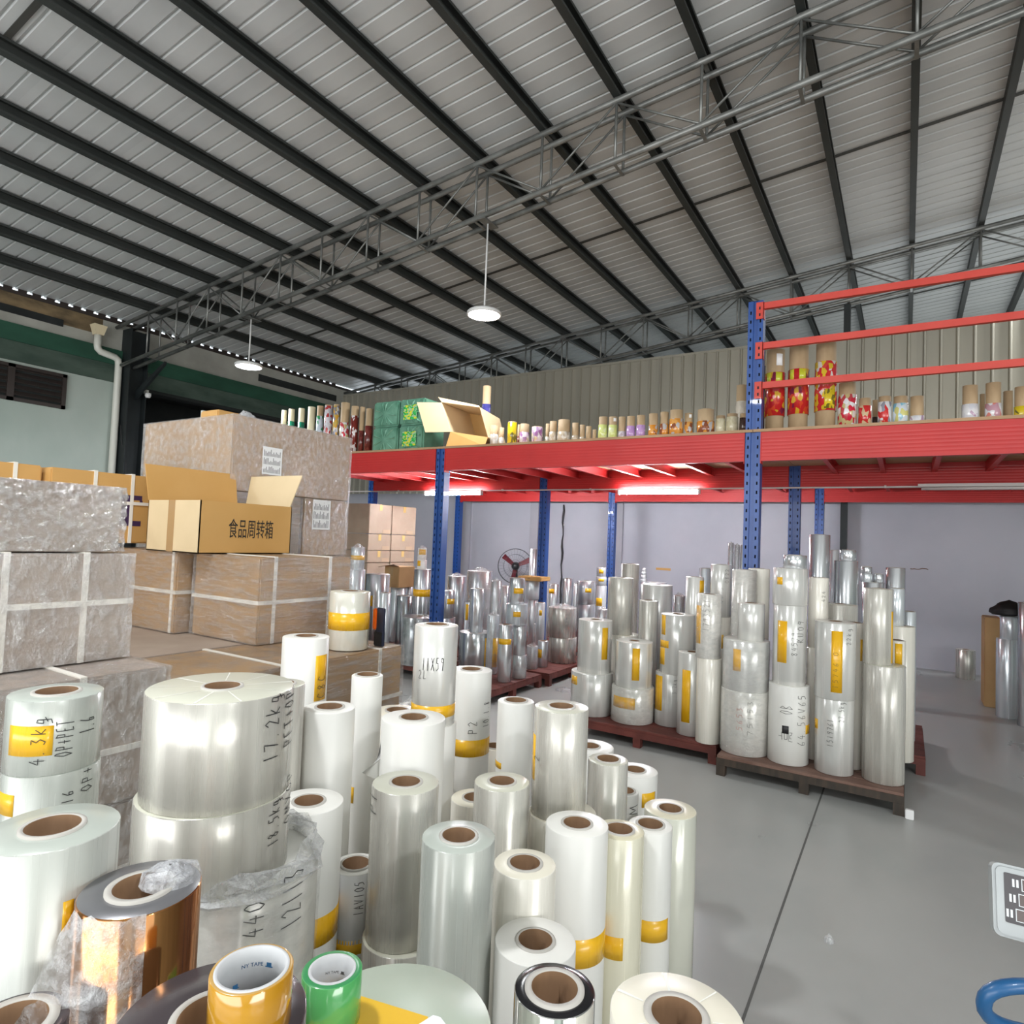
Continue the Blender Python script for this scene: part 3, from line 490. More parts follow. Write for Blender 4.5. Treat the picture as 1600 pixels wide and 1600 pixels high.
# ------------------------------------------------------------------ film rolls
ROLLS = [
    ('film', 'pearl', -1.141, 1.36, 0, 0.1055, 0.529, 0.038, 'lower glossy film roll carrying the tall pearly roll marked P1', 'film rolls standing in the foreground', [], [], '', {}, -0.873),
    ('film', 'pearl', -1.148, 1.355, 0.529, 0.09, 0.4, 0.038, 'tall pearly film roll marked P1, behind the clear roll with inked top', 'film rolls standing in the foreground', [], [('P1', -2.3, -1.779, 0.332, 0.397)], '', {}, -0.868),
    ('film', 'clear', -0.872, 1.225, 0, 0.0845, 0.909, 0.038, 'clear glossy film roll with thick grey core and faint ink on its end', 'film rolls standing in the foreground', [], [], '', {}, -0.952),
    ('film', 'cream', -0.808, 1.428, 0, 0.0784, 0.784, 0.038, 'short cream film roll between the clear roll and the tall white taped roll', 'film rolls standing in the foreground', [], [], '', {}, -1.056),
    ('film', 'white', -0.782, 1.672, 0, 0.088, 0.804, 0.038, 'tall matte white film roll with a wide orange tape band low on it', 'film rolls standing in the foreground', [(0, 0, 0.461, 0.536, 'orange')], [], '', {}, -1.133),
    ('film', 'white', -0.698, 1.294, 0, 0.091, 0.701, 0.038, 'white film roll with wet glossy end just behind the black edged silver roll', 'film rolls standing in the foreground', [], [], '', {}, -1.076),
    ('film', 'black', -0.481, 0.964, 0, 0.0662, 0.867, 0.038, 'mirror silver film roll with black end face and thick pale core', 'film rolls standing in the foreground', [], [], '', {'corew': 0.011}, -1.107),
    ('film', 'cream', -0.293, 1.01, 0, 0.1012, 0.875, 0.038, 'broad cream film roll with pale spokes on its end, lowest at the picture edge', 'film rolls standing in the foreground', [], [], '', {'spokes': 1, 'corew': 0.012}, -1.289),
    ('film', 'greenish', -0.683, 2.214, 0, 0.0883, 0.689, 0.038, 'slender pale green film roll nearest the open floor', 'film rolls standing in the foreground', [], [], '', {}, -1.271),
    ('film', 'white', -0.667, 1.963, 0, 0.067, 0.729, 0.038, 'white film roll with an orange tape patch, beside the pale green outer roll', 'film rolls standing in the foreground', [(-1.645, -0.159, 0.41, 0.473, 'orange')], [], '', {}, -1.243),
    ('film', 'yellowish', -0.712, 1.82, 0, 0.0718, 0.753, 0.038, 'yellowish clear film roll with thin core, half hidden by the tall white roll', 'film rolls standing in the foreground', [(-2.769, -0.922, 0.42, 0.483, 'orange')], [], '', {}, -1.198),
    ('film', 'white', -0.905, 2.459, 0, 0.0884, 0.703, 0.038, 'white film roll with orange patch near its base, at the back right of the group', 'film rolls standing in the foreground', [(-0.888, -0.127, 0.592, 0.645, 'orange')], [], '', {}, -1.218),
    ('film', 'white', -0.89, 2.316, 0, 0.051, 0.669, 0.038, 'slim white film roll with a letter M in ink, tucked behind the grey pearl roll', 'film rolls standing in the foreground', [], [('M', -0.848, -0.068, 0.595, 0.644)], '', {}, -1.204),
    ('film', 'pearl', -0.888, 2.138, 0, 0.0702, 0.835, 0.038, 'grey pearl film roll right of the tallest streaked roll', 'film rolls standing in the foreground', [], [], '', {}, -1.177),
    ('film', 'white', -1.099, 2.447, 0, 0.0981, 0.76, 0.038, 'white film roll with scribbled end, farthest right behind the streaked rolls', 'film rolls standing in the foreground', [], [], '', {}, -1.149),
    ('film', 'cream', -0.919, 1.853, 0, 0.1072, 0.742, 0.038, 'cream film roll under the tall streaked pearl roll', 'film rolls standing in the foreground', [], [], '', {}, -1.11),
    ('film', 'pearl', -0.932, 1.846, 0.742, 0.0864, 0.329, 0.038, 'tall streaked pearl film roll with a mark 2 at its left edge', 'film rolls standing in the foreground', [(-2.674, -2.197, 0.106, 0.245, 'orange')], [('2', -2.221, -1.889, 0.169, 0.189)], '', {}, -1.103),
    ('film', 'white', -1.22, 2.042, 0, 0.0666, 1.004, 0.038, 'white film roll left of the tall streaked pearl roll', 'film rolls standing in the foreground', [(-2.603, -1.756, 0.769, 0.791, 'orange')], [], '', {}, -1.032),
    ('film', 'white', -1.506, 2.155, 0, 0.085, 1.061, 0.038, 'white film roll banded with orange tape and inked P2', 'film rolls standing in the foreground', [(0, 0, 0.735, 0.8, 'orange')], [('P2', -1.007, -0.574, 0.822, 0.881), ('10.1.8', -0.258, 0.141, 0.844, 0.95)], '', {}, -0.961),
    ('film', 'white', -1.44, 1.84, 0, 0.0803, 0.931, 0.038, 'white film roll carrying the tall roll inked 11X59', 'film rolls standing in the foreground', [], [], '', {}, -0.907),
    ('film', 'pearlwhite', -1.445, 1.837, 0.931, 0.0784, 0.348, 0.038, 'tall white film roll inked 11X59, highest in the middle of the group', 'film rolls standing in the foreground', [(0, 0, 0.033, 0.074, 'orange')], [('11X59', -1.523, -0.456, 0.198, 0.243, 'h'), ('2L', -1.708, -1.21, 0.167, 0.198, 'h')], '', {}, -0.904),
    ('film', 'white', -1.279, 1.532, 0, 0.0971, 1.041, 0.038, 'fat white film roll with a loose film corner hanging at its left', 'film rolls standing in the foreground', [], [], '', {'loose': 1}, -0.875),
    ('film', 'pearl', -1.046, 1.686, 0, 0.0844, 0.856, 0.038, 'pearly film roll with handwriting on its end, centre of the group', 'film rolls standing in the foreground', [], [], '', {}, -1.016),
    ('film', 'cream', -1.247, 1.839, 0, 0.0822, 0.709, 0.038, 'low cream film roll half hidden by the roll with writing on its end', 'film rolls standing in the foreground', [], [], '', {}, -0.975),
    ('film', 'white', -1.544, 1.598, 0, 0.0517, 1.122, 0.038, 'thin tall white film roll in front of the carton with cord', 'film rolls standing in the foreground', [(-2.373, -1.318, 0.714, 0.766, 'orange')], [], '', {}, -0.803),
    ('film', 'cream', -1.612, 1.833, 0, 0.085, 0.943, 0.038, 'cream film roll behind the fat white roll, right of the thin tall one', 'film rolls standing in the foreground', [], [], '', {}, -0.849),
    ('film', 'white', -1.708, 2.062, 0, 0.0784, 0.898, 0.038, 'small white film roll under crumpled plastic behind the fat white roll', 'film rolls standing in the foreground', [], [], '', {'crumple': 1}, -0.879),
    ('film', 'white', -1.498, 1.394, 0, 0.0767, 1.063, 0.038, 'wide plain white film roll right of the large roll marked 17.2kg', 'film rolls standing in the foreground', [], [], '', {}, -0.75),
    ('film', 'white', -1.369, 1.217, 0, 0.0914, 0.868, 0.038, 'white film roll with orange wrap at the bottom, beside the plastic wrapped roll', 'film rolls standing in the foreground', [(0, 0, 0.526, 0.6, 'orange')], [], '', {}, -0.727),
    ('film', 'white', -1.962, 1.688, 0, 0.0866, 1.195, 0.038, 'bright white film roll with upright orange sticker, left of the orange banded roll', 'film rolls standing in the foreground', [(-0.244, 0.459, 0.963, 1.133, 'orange')], [('C8C', -0.102, 0.361, 0.968, 1.064)], '', {}, -0.71),
    ('film', 'wrapped', -1.298, 0.955, 0, 0.1769, 0.836, 0.038, 'huge film roll in crumpled plastic wrap inked 440', 'film rolls standing in the foreground', [], [('440', -0.546, -0.319, 0.755, 0.834), ('12113', -0.099, 0.21, 0.742, 0.868)], 'bag', {}, -0.634),
    ('film', 'pearl', -1.331, 0.908, 0.836, 0.1628, 0.17, 0.038, 'large pearly film roll marked 18.5kg, second from top of its stack', 'film rolls standing in the foreground', [], [('18.5kg', 0.131, 0.337, 0.072, 0.173), ('OMXOP', 0.49, 0.751, 0.094, 0.214)], '', {}, -0.599),
    ('film', 'pearl', -1.33, 0.91, 1.006, 0.1562, 0.23, 0.038, 'large pearly film roll marked 17.2kg with white spokes on its end', 'film rolls standing in the foreground', [], [('17.2kg', 0.002, 0.261, 0.085, 0.236), ('PET+OP', 0.385, 0.734, 0.102, 0.231)], '', {'spokes': 1}, -0.6),
    ('film', 'pearl', -1.553, 1.25, 0, 0.0698, 1.151, 0.038, 'film roll peeking out right of the roll marked 17.2kg', 'film rolls standing in the foreground', [], [], '', {}, -0.678),
    ('film', 'clear', -1.525, 0.657, 0, 0.0861, 1.091, 0.038, 'clear film roll marked OP+, below the roll with the 4.3kg sticker', 'film rolls standing in the foreground', [(-1.977, -1.154, 1.014, 1.056, 'orange')], [('16', -0.187, 0.045, 1.028, 1.058), ('OP+', 0.208, 0.512, 1.041, 1.095)], '', {}, -0.406),
    ('film', 'clear', -1.526, 0.656, 1.091, 0.0848, 0.148, 0.038, 'clear film roll with 4.3kg written over an orange sticker', 'film rolls standing in the foreground', [(-1.411, -0.412, 0.041, 0.1, 'orange')], [('4.3kg', -0.853, -0.559, 0.021, 0.121), ('OP+PET', -0.368, -0.02, 0.034, 0.109), ('1.6', 0.111, 0.502, 0.072, 0.106)], '', {}, -0.406),
    ('film', 'clear', -1.141, 0.498, 0, 0.0919, 1.117, 0.038, 'wide clear film roll with bare brown core at the left picture edge', 'film rolls standing in the foreground', [(-0.203, -0.053, 0.996, 1.039, 'orange')], [], '', {}, -0.412),
    ('film', 'gold', -0.97, 0.548, 0, 0.0822, 1.056, 0.038, 'copper gold mirror film roll with torn clear wrap hanging from its top', 'film rolls standing in the foreground', [], [], '', {'corew': 0.01, 'torn': 1}, -0.515),
    ('film', 'dark', -0.681, 0.478, 0, 0.1051, 1.028, 0.038, 'dark metallised film roll with the yellow tape roll on it', 'film rolls standing in the foreground', [], [], '', {'corew': 0.009}, -0.612),
    ('film', 'dark', -0.95, 0.384, 0, 0.0603, 0.965, 0.038, 'dark metallised film roll with white core at the bottom left corner', 'film rolls standing in the foreground', [], [], '', {'corew': 0.012}, -0.384),
    ('film', 'palegreen', -0.623, 0.733, 0, 0.1418, 0.886, 0.018, 'broad pale green film roll with yellow card and green tape on it', 'film rolls standing in the foreground', [], [], '', {}, -0.866),
    ('film', 'white', -1.337, 1.374, 0, 0.0648, 0.648, 0.038, 'white film roll with dark core and an inked paper label', 'film rolls standing in the foreground', [(-1.529, -0.276, 0.46, 0.652, 'paper'), (0, 0, 0.432, 0.471, 'orange')], [('1AV105', -0.799, -0.4, 0.537, 0.634)], '', {}, -0.799),
    ('tape', 'tape_yellow', -0.642, 0.499, 1.028, 0.046, 0.061, 0.0375, 'roll of yellow packing tape with blue printed core, lying on the dark roll', 'packing tape rolls', [], [], '', {}, -0.661),
    ('tape', 'tape_green', -0.707, 0.689, 0.886, 0.0429, 0.075, 0.03, 'roll of green packing tape with printed white core, on the pale green roll', 'packing tape rolls', [], [], '', {}, -0.772),
    ('film', 'cream', -1.485, 2.328, 0, 0.0603, 0.712, 0.038, 'short cream film roll in the gap between the taped P2 roll and its neighbour', 'film rolls standing in the foreground', [], [], '', {}, -1.003),
    ('film', 'banded', -2.287, 2.223, 1.045, 0.0965, 0.272, 0.038, 'clear film roll banded with orange tape, standing on the carton', 'film rolls standing in the foreground', [(0, 0, 0.095, 0.176, 'orange')], [], '', {}, -0.771),
    ('film', 'wrapped', -0.982, 4.896, 0.14, 0.1672, 0.443, 0.038, 'wide film roll in clear wrap inked 5653, front left on the black pallet', 'film rolls on the black pallet', [], [('5653', -1.701, -1.459, 0.173, 0.346, 'red'), ('75153', -1.271, -1.045, 0.145, 0.401)], 'film', {}, -1.373),
    ('film', 'pearlwhite', -0.983, 4.895, 0.583, 0.1602, 0.355, 0.038, 'wide film roll with square orange sticker on the roll inked 5653', 'film rolls on the black pallet', [(-1.931, -1.588, 0.145, 0.299, 'orange')], [], 'film', {}, -1.373),
    ('film', 'pearlwhite', -0.954, 4.901, 0.938, 0.0923, 0.264, 0.038, 'small pearly film roll topmost at the left of the black pallet', 'film rolls on the black pallet', [], [], '', {}, -1.379),
    ('film', 'white', -0.683, 4.864, 0.14, 0.1326, 0.53, 0.038, 'film roll with a black ink blot and big handwriting, front of black pallet', 'film rolls on the black pallet', [(-0.493, 0.139, 0.213, 0.274, 'orange')], [('64.56V65', -0.987, -0.54, 0.133, 0.488), ('OB', -1.844, -1.252, 0.341, 0.408), ('G', -1.844, -1.232, 0.153, 0.247)], '', {'blot': 1}, -1.431),
    ('film', 'pearlwhite', -0.687, 4.864, 0.67, 0.1082, 0.548, 0.038, 'film roll with long orange sticker and scrawled 8457, above the inked blot', 'film rolls on the black pallet', [(-2.209, -1.586, 0.154, 0.44, 'orange')], [('84579', -1.323, -0.948, 0.204, 0.375), ('RU09', -0.948, -0.527, 0.293, 0.457)], '', {}, -1.43),
    ('film', 'pearlwhite', -0.69, 4.863, 1.218, 0.1131, 0.256, 0.038, 'short film roll with a small orange square, third up on black pallet', 'film rolls on the black pallet', [(-2.259, -1.873, 0.142, 0.193, 'orange')], [], '', {}, -1.43),
    ('film', 'silver', -0.662, 4.867, 1.474, 0.0772, 0.093, 0.038, 'small dark silver roll topmost above the small orange square', 'film rolls on the black pallet', [], [], '', {}, -1.436),
    ('film', 'pearlwhite', -0.395, 4.839, 0.14, 0.1185, 0.488, 0.038, 'film roll inked 1519761, below the long vertical orange sticker', 'film rolls on the black pallet', [(-3.06, -2.465, 0.274, 0.338, 'orange')], [('1519761', -1.84, -1.53, 0.18, 0.367), ('27.5kg', -1.276, -0.995, 0.347, 0.483)], '', {}, -1.489),
    ('film', 'pearlwhite', -0.397, 4.838, 0.628, 0.1251, 0.502, 0.038, 'film roll with inked long vertical orange sticker, second column from right', 'film rolls on the black pallet', [(-1.673, -1.135, 0.052, 0.453, 'orange')], [('15746.0', -1.576, -1.334, 0.075, 0.322), ('22kg', -0.943, -0.67, 0.361, 0.479)], '', {}, -1.489),
    ('film', 'pearl', -0.111, 4.859, 0.14, 0.1221, 0.741, 0.038, 'tall mirror bright film roll at the front right corner of the pallet', 'film rolls on the black pallet', [], [], '', {}, -1.548),
    ('film', 'pearl', -0.15, 4.858, 0.881, 0.0857, 0.49, 0.038, 'bright film roll standing on the front right corner roll', 'film rolls on the black pallet', [(-0.464, 0.031, 0.015, 0.348, 'orange')], [], '', {}, -1.54),
    ('film', 'wrapped', -1.065, 5.176, 0.14, 0.0914, 1.294, 0.038, 'tall wrapped film roll in front of the blue post with holes', 'film rolls on the black pallet', [], [], 'film', {}, -1.368),
    ('film', 'cream', -0.987, 5.334, 0.14, 0.0813, 1.305, 0.038, 'cream film roll just right of the blue post, behind the front row', 'film rolls on the black pallet', [], [], '', {}, -1.388),
    ('film', 'cream', -0.522, 5.05, 0.14, 0.0751, 0.775, 0.038, 'cream film roll low between the scrawled roll and the long sticker', 'film rolls on the black pallet', [], [], '', {}, -1.468),
    ('film', 'cream', -0.527, 5.049, 0.915, 0.0658, 0.498, 0.038, 'slim cream film roll inked at its right edge, second row of black pallet', 'film rolls on the black pallet', [], [('424', -1.148, -0.763, 0.327, 0.412)], '', {}, -1.467),
    ('film', 'pearl', -0.402, 5.22, 0.14, 0.1163, 1.082, 0.038, 'film roll with a loose tape end behind the long vertical sticker', 'film rolls on the black pallet', [], [], '', {}, -1.494),
    ('film', 'cream', -0.293, 4.994, 0.14, 0.0581, 0.979, 0.038, 'cream film roll with orange edge patch, between the two right columns', 'film rolls on the black pallet', [(-0.837, 0.059, 0.729, 0.874, 'orange')], [], '', {}, -1.512),
    ('film', 'cream', -0.043, 5.022, 0.14, 0.051, 0.885, 0.038, 'cream film roll with an orange patch right of the front corner stack', 'film rolls on the black pallet', [(-1.777, -0.924, 0.734, 0.87, 'orange')], [], '', {}, -1.562),
    ('film', 'cream', -0.034, 5.42, 0.14, 0.1, 0.947, 0.038, 'wide cream film roll at the right rear of the black pallet', 'film rolls on the black pallet', [], [], '', {}, -1.565),
    ('film', 'silverlight', -0.053, 5.42, 1.087, 0.0528, 0.266, 0.038, 'pale silver film roll standing on the wide cream rear roll', 'film rolls on the black pallet', [], [], '', {}, -1.561),
    ('film', 'silverlight', 0.031, 6.011, 0.14, 0.0493, 1.009, 0.038, 'pale wrapped film roll rearmost at the right side of the stacks', 'film rolls on the black pallet', [], [], '', {}, -1.576),
    ('film', 'silver', -0.599, 5.75, 0.14, 0.0788, 1.597, 0.038, 'tallest silver film roll under the blue rear post', 'silver rolls behind the black pallet', [], [], '', {}, -1.467),
    ('film', 'silver', -0.403, 5.75, 0.14, 0.0872, 1.394, 0.038, 'silver film roll below the small one, in front of the dark column', 'silver rolls behind the black pallet', [], [], '', {}, -1.501),
    ('film', 'silver', -0.392, 5.751, 1.534, 0.0609, 0.085, 0.038, 'small silver film roll topmost in front of the dark column', 'silver rolls behind the black pallet', [], [], '', {}, -1.503),
    ('film', 'silverlight', -0.529, 6.2, 0.14, 0.0404, 1.475, 0.038, 'narrow silver film roll left of the one in front of the dark column', 'silver rolls behind the black pallet', [], [], '', {}, -1.486),
    ('film', 'silver', -0.222, 5.9, 0.14, 0.0798, 1.23, 0.038, 'flat silver film roll carrying two small silver rolls', 'silver rolls behind the black pallet', [], [], '', {}, -1.533),
    ('film', 'silverlight', -0.266, 5.898, 1.37, 0.0452, 0.066, 0.038, 'left small roll on the flat silver roll', 'silver rolls behind the black pallet', [], [], '', {}, -1.526),
    ('film', 'silver', -0.183, 5.901, 1.37, 0.0347, 0.068, 0.038, 'right small roll on the flat silver roll', 'silver rolls behind the black pallet', [], [], '', {}, -1.54),
    ('film', 'silver', -0.268, 5.898, 1.436, 0.0403, 0.055, 0.038, 'topmost small silver roll of the pile by the wall crack', 'silver rolls behind the black pallet', [], [], '', {}, -1.525),
    ('film', 'silver', -0.067, 5.939, 0.14, 0.0683, 1.354, 0.038, 'squat grey silver roll rightmost on the stacks, below the wall crack', 'silver rolls behind the black pallet', [], [], '', {}, -1.559),
    ('film', 'pearlwhite', -2.296, 5.114, 0.14, 0.1813, 0.35, 0.038, 'wide film roll with a small orange patch, front left corner of red pallet', 'film rolls on the red pallet', [(-2.425, -1.911, 0.247, 0.319, 'orange')], [], '', {}, -1.149),
    ('film', 'pearlwhite', -2.284, 5.119, 0.49, 0.1465, 0.442, 0.038, 'film roll with upright orange sticker, on the front left corner roll', 'film rolls on the red pallet', [(-0.728, -0.316, 0.123, 0.391, 'orange')], [], '', {}, -1.151),
    ('film', 'wrapped', -1.924, 5.113, 0.14, 0.1741, 0.283, 0.038, 'widest film roll with a torn orange patch, front of red pallet', 'film rolls on the red pallet', [(-2.284, -1.089, 0.124, 0.214, 'orange')], [], 'film', {}, -1.211),
    ('film', 'pearlwhite', -1.922, 5.114, 0.423, 0.1541, 0.368, 0.038, 'film roll with tall orange sticker above the torn orange patch', 'film rolls on the red pallet', [(-1.296, -0.903, 0.071, 0.33, 'orange')], [], '', {}, -1.211),
    ('film', 'pearlwhite', -1.635, 5.218, 0.14, 0.1276, 0.419, 0.038, 'film roll with slanted orange strip, left of the roll with green tape', 'film rolls on the red pallet', [(-2.528, -1.818, 0.119, 0.397, 'orange')], [('3.2kg', -1.172, -0.927, 0.264, 0.385)], '', {}, -1.267),
    ('film', 'pearlwhite', -1.596, 5.23, 0.559, 0.1367, 0.477, 0.038, 'film roll with two orange strips at its left edge, upper middle of red pallet', 'film rolls on the red pallet', [(-2.466, -2.047, 0.312, 0.47, 'orange'), (-2.614, -1.78, 0.209, 0.266, 'orange'), (-2.614, -2.047, 0.069, 0.205, 'orange')], [], '', {}, -1.275),
    ('film', 'pearlwhite', -1.419, 5.057, 0.14, 0.1092, 0.629, 0.038, 'front film roll with long orange strip and green tape on top', 'film rolls on the red pallet', [(-2.008, -1.382, 0.103, 0.503, 'orange')], [('WPI', -0.976, -0.614, 0.463, 0.585)], '', {}, -1.297),
    ('film', 'cream', -1.253, 4.931, 0.14, 0.091, 0.625, 0.038, 'cream film roll at the right corner of the red pallet', 'film rolls on the red pallet', [], [], '', {}, -1.322),
    ('film', 'wrapped', -1.266, 4.928, 0.765, 0.0894, 0.476, 0.038, 'film roll with tall orange strip inked 1793521, at the red pallet right', 'film rolls on the red pallet', [(-2.89, -2.0, 0.108, 0.392, 'orange')], [('1793521', -1.78, -1.27, 0.203, 0.451)], 'film', {}, -1.319),
    ('film', 'cream', -2.15, 5.5, 0.14, 0.1383, 0.642, 0.038, 'cream film roll under the tall streaky roll, second row of red pallet', 'film rolls on the red pallet', [], [], '', {}, -1.198),
    ('film', 'pearl', -2.207, 5.477, 0.782, 0.1141, 0.508, 0.038, 'tall streaky pearl film roll standing behind the front left stack', 'film rolls on the red pallet', [], [], '', {}, -1.188),
    ('film', 'pearl', -2.304, 5.95, 0.14, 0.0882, 1.264, 0.038, 'tallest pale film roll at the back of the red pallet', 'film rolls on the red pallet', [], [], '', {}, -1.201),
    ('film', 'pearl', -1.899, 5.373, 0.14, 0.0835, 0.975, 0.038, 'slim pearl film roll between the streaky roll and the sticker column', 'film rolls on the red pallet', [], [], '', {}, -1.231),
    ('film', 'pearlwhite', -1.962, 5.75, 0.14, 0.1457, 1.093, 0.038, 'wide pearly film roll behind the slim pearl one', 'film rolls on the red pallet', [], [], '', {}, -1.242),
    ('film', 'pearlwhite', -1.52, 5.433, 0.14, 0.0757, 1.202, 0.038, 'film roll with orange top corner patch, rear of red pallet', 'film rolls on the red pallet', [(-0.746, 0.273, 1.075, 1.177, 'orange')], [], '', {}, -1.298),
    ('film', 'cream', -1.262, 5.36, 0.14, 0.0718, 0.898, 0.038, 'cream film roll below the inked roll beside the blue post', 'film rolls on the red pallet', [(-1.455, -1.224, 0.648, 0.759, 'orange')], [], '', {}, -1.34),
    ('film', 'pearlwhite', -1.284, 5.355, 1.038, 0.0841, 0.422, 0.038, 'film roll with inked right edge, topmost left of the blue post', 'film rolls on the red pallet', [], [('0822', -0.991, -0.574, 0.273, 0.396), ('85.5', -1.491, -1.137, 0.115, 0.249)], '', {}, -1.336),
    ('film', 'silverlight', -1.559, 5.9, 0.14, 0.0513, 1.263, 0.038, 'clear wrapped roll left of the inked topmost roll', 'film rolls on the red pallet', [], [], '', {}, -1.312),
    ('film', 'silver', -1.347, 5.95, 0.14, 0.0221, 1.504, 0.02, 'leftmost of the three thin wrapped tubes by the blue post', 'film rolls on the red pallet', [], [], 'bag', {}, -1.348),
    ('film', 'silver', -1.292, 5.95, 0.14, 0.0226, 1.488, 0.02, 'middle one of three thin wrapped tubes by the blue post', 'film rolls on the red pallet', [], [], 'bag', {}, -1.357),
    ('film', 'silver', -1.244, 5.95, 0.14, 0.0192, 1.49, 0.02, 'thin wrapped tube touching the blue post', 'film rolls on the red pallet', [], [], '', {}, -1.365),
    ('film', 'silver', -1.943, 6.4, 0.14, 0.0573, 0.955, 0.038, 'small wrapped silver roll showing behind the wide pearly roll', 'film rolls on the red pallet', [], [], 'bag', {}, -1.276),
    ('film', 'silverlight', -5.774, 5.7, 0.14, 0.1051, 1.009, 0.038, 'pale blue wrapped roll beside the large cartons, carrying a bagged roll', 'silver film rolls on the pallets by the wall', [], [], '', {}, -0.779),
    ('film', 'silverlight', -5.771, 5.703, 1.149, 0.0824, 0.275, 0.038, 'bagged roll with orange band and pointed plastic top, beside the large cartons', 'silver film rolls on the pallets by the wall', [(0, 0, 0.122, 0.178, 'orange')], [], 'bag', {}, -0.779),
    ('film', 'silver', -5.793, 6.1, 0.14, 0.1538, 0.947, 0.038, 'wide grey silver roll right of the bagged roll with pointed top', 'silver film rolls on the pallets by the wall', [(-1.961, -1.169, 0.543, 0.677, 'orange')], [], '', {}, -0.811),
    ('film', 'silverlight', -5.232, 5.65, 0.14, 0.0689, 0.768, 0.038, 'pale silver roll in front of the wide grey one, above the tape gun', 'silver film rolls on the pallets by the wall', [], [], '', {}, -0.824),
    ('film', 'silverlight', -5.959, 6.7, 0.14, 0.1161, 0.742, 0.038, 'pale silver roll under the brown cartons', 'silver film rolls on the pallets by the wall', [], [], '', {}, -0.844),
    ('film', 'darksilver', -5.228, 6.0, 0.14, 0.1061, 0.717, 0.038, 'dark silver roll with twin highlights, left of the tall taped roll', 'silver film rolls on the pallets by the wall', [], [], '', {}, -0.854),
    ('film', 'silverlight', -5.899, 6.86, 0.14, 0.0484, 0.857, 0.038, 'narrow pale roll squeezed left of the tall roll with orange band', 'silver film rolls on the pallets by the wall', [], [], '', {}, -0.861),
    ('film', 'silver', -5.382, 6.5, 0.14, 0.1156, 1.022, 0.038, 'tall silver roll with wide orange band, left of the blue post', 'silver film rolls on the pallets by the wall', [(0, 0, 0.671, 0.763, 'orange')], [], '', {}, -0.879),
    ('film', 'white', -5.395, 6.489, 1.162, 0.0642, 0.119, 0.038, 'lower white bagged roll on the tall roll with orange band', 'silver film rolls on the pallets by the wall', [(-2.015, -1.174, 0.042, 0.112, 'orange')], [], '', {}, -0.877),
    ('film', 'white', -5.398, 6.486, 1.281, 0.0573, 0.159, 0.038, 'upper white bagged roll with orange scrap, on the tall banded roll', 'silver film rolls on the pallets by the wall', [(-1.591, 0.039, 0.071, 0.141, 'orange')], [], 'bag', {}, -0.877),
    ('film', 'silverlight', -5.014, 6.343, 0.14, 0.08, 1.056, 0.038, 'pale wrapped roll at the foot of the blue post', 'silver film rolls on the pallets by the wall', [], [], 'film', {}, -0.902),
    ('film', 'darksilver', -4.734, 5.7, 0.14, 0.203, 0.535, 0.038, 'large dark silver roll behind the white roll inked 11X59', 'silver film rolls on the pallets by the wall', [], [], 'film', {}, -0.878),
    ('film', 'silver', -5.117, 6.457, 0.14, 0.0697, 0.643, 0.038, 'short silver roll left of the square sticker roll', 'silver film rolls on the pallets by the wall', [], [], '', {}, -0.901),
    ('film', 'silver', -4.71, 6.2, 0.14, 0.0963, 0.483, 0.038, 'silver roll under the square sticker roll', 'silver film rolls on the pallets by the wall', [], [], '', {}, -0.921),
    ('film', 'silver', -4.733, 6.183, 0.623, 0.101, 0.328, 0.038, 'silver roll with a square orange sticker, near the blue post', 'silver film rolls on the pallets by the wall', [(-0.826, 0.653, 0.168, 0.233, 'orange')], [], '', {}, -0.917),
    ('film', 'silver', -5.192, 7.0, 0.14, 0.128, 0.93, 0.038, 'silver roll under crumpled plastic right of the blue post', 'silver film rolls on the pallets by the wall', [], [], '', {'crumple': 1}, -0.933),
    ('film', 'silver', -4.749, 6.9, 0.14, 0.1664, 1.029, 0.038, 'widest silver roll in front of the fan, high in the pile', 'silver film rolls on the pallets by the wall', [], [], 'bag', {}, -0.968),
    ('film', 'silver', -4.061, 5.871, 0.14, 0.186, 0.417, 0.038, 'wide silver drum of film with two orange edge strips at its right', 'silver film rolls on the pallets by the wall', [(-0.378, -0.038, 0.06, 0.371, 'orange')], [], '', {}, -0.966),
    ('film', 'silver', -4.062, 5.871, 0.557, 0.0823, 0.478, 0.038, 'mirror silver roll standing on the wide silver drum', 'silver film rolls on the pallets by the wall', [], [], '', {}, -0.966),
    ('film', 'silverlight', -4.398, 6.15, 0.14, 0.0287, 0.691, 0.038, 'slim pale roll with a brown strip, left of the mirror roll', 'silver film rolls on the pallets by the wall', [(-1.474, -0.275, 0.49, 0.676, 'orange')], [], '', {}, -0.95),
    ('film', 'silver', -4.225, 6.5, 0.14, 0.0647, 0.947, 0.038, 'silver roll with ragged plastic top below the fan', 'silver film rolls on the pallets by the wall', [], [], 'bag', {}, -0.994),
    ('film', 'silverlight', -3.81, 5.829, 0.14, 0.0646, 0.63, 0.038, 'pale bagged roll with orange strip, front of the silver pile', 'silver film rolls on the pallets by the wall', [(-0.915, 0.122, 0.077, 0.386, 'orange')], [], 'bag', {}, -0.992),
    ('film', 'silver', -4.78, 7.6, 0.14, 0.0599, 0.801, 0.038, 'short silver roll under the fan, left of the orange sticker', 'silver film rolls on the pallets by the wall', [], [], '', {}, -1.009),
    ('film', 'silver', -3.498, 5.597, 0.14, 0.0714, 0.58, 0.038, 'tall silver roll with orange band at the front edge of the red pallet', 'silver film rolls on the pallets by the wall', [(-2.583, -0.044, 0.383, 0.44, 'orange')], [], '', {}, -1.012),
    ('film', 'silver', -3.47, 5.85, 0.14, 0.0774, 0.239, 0.038, 'lower crumple wrapped silver roll at the front right of the silver pile', 'silver film rolls on the pallets by the wall', [], [], 'film', {}, -1.035),
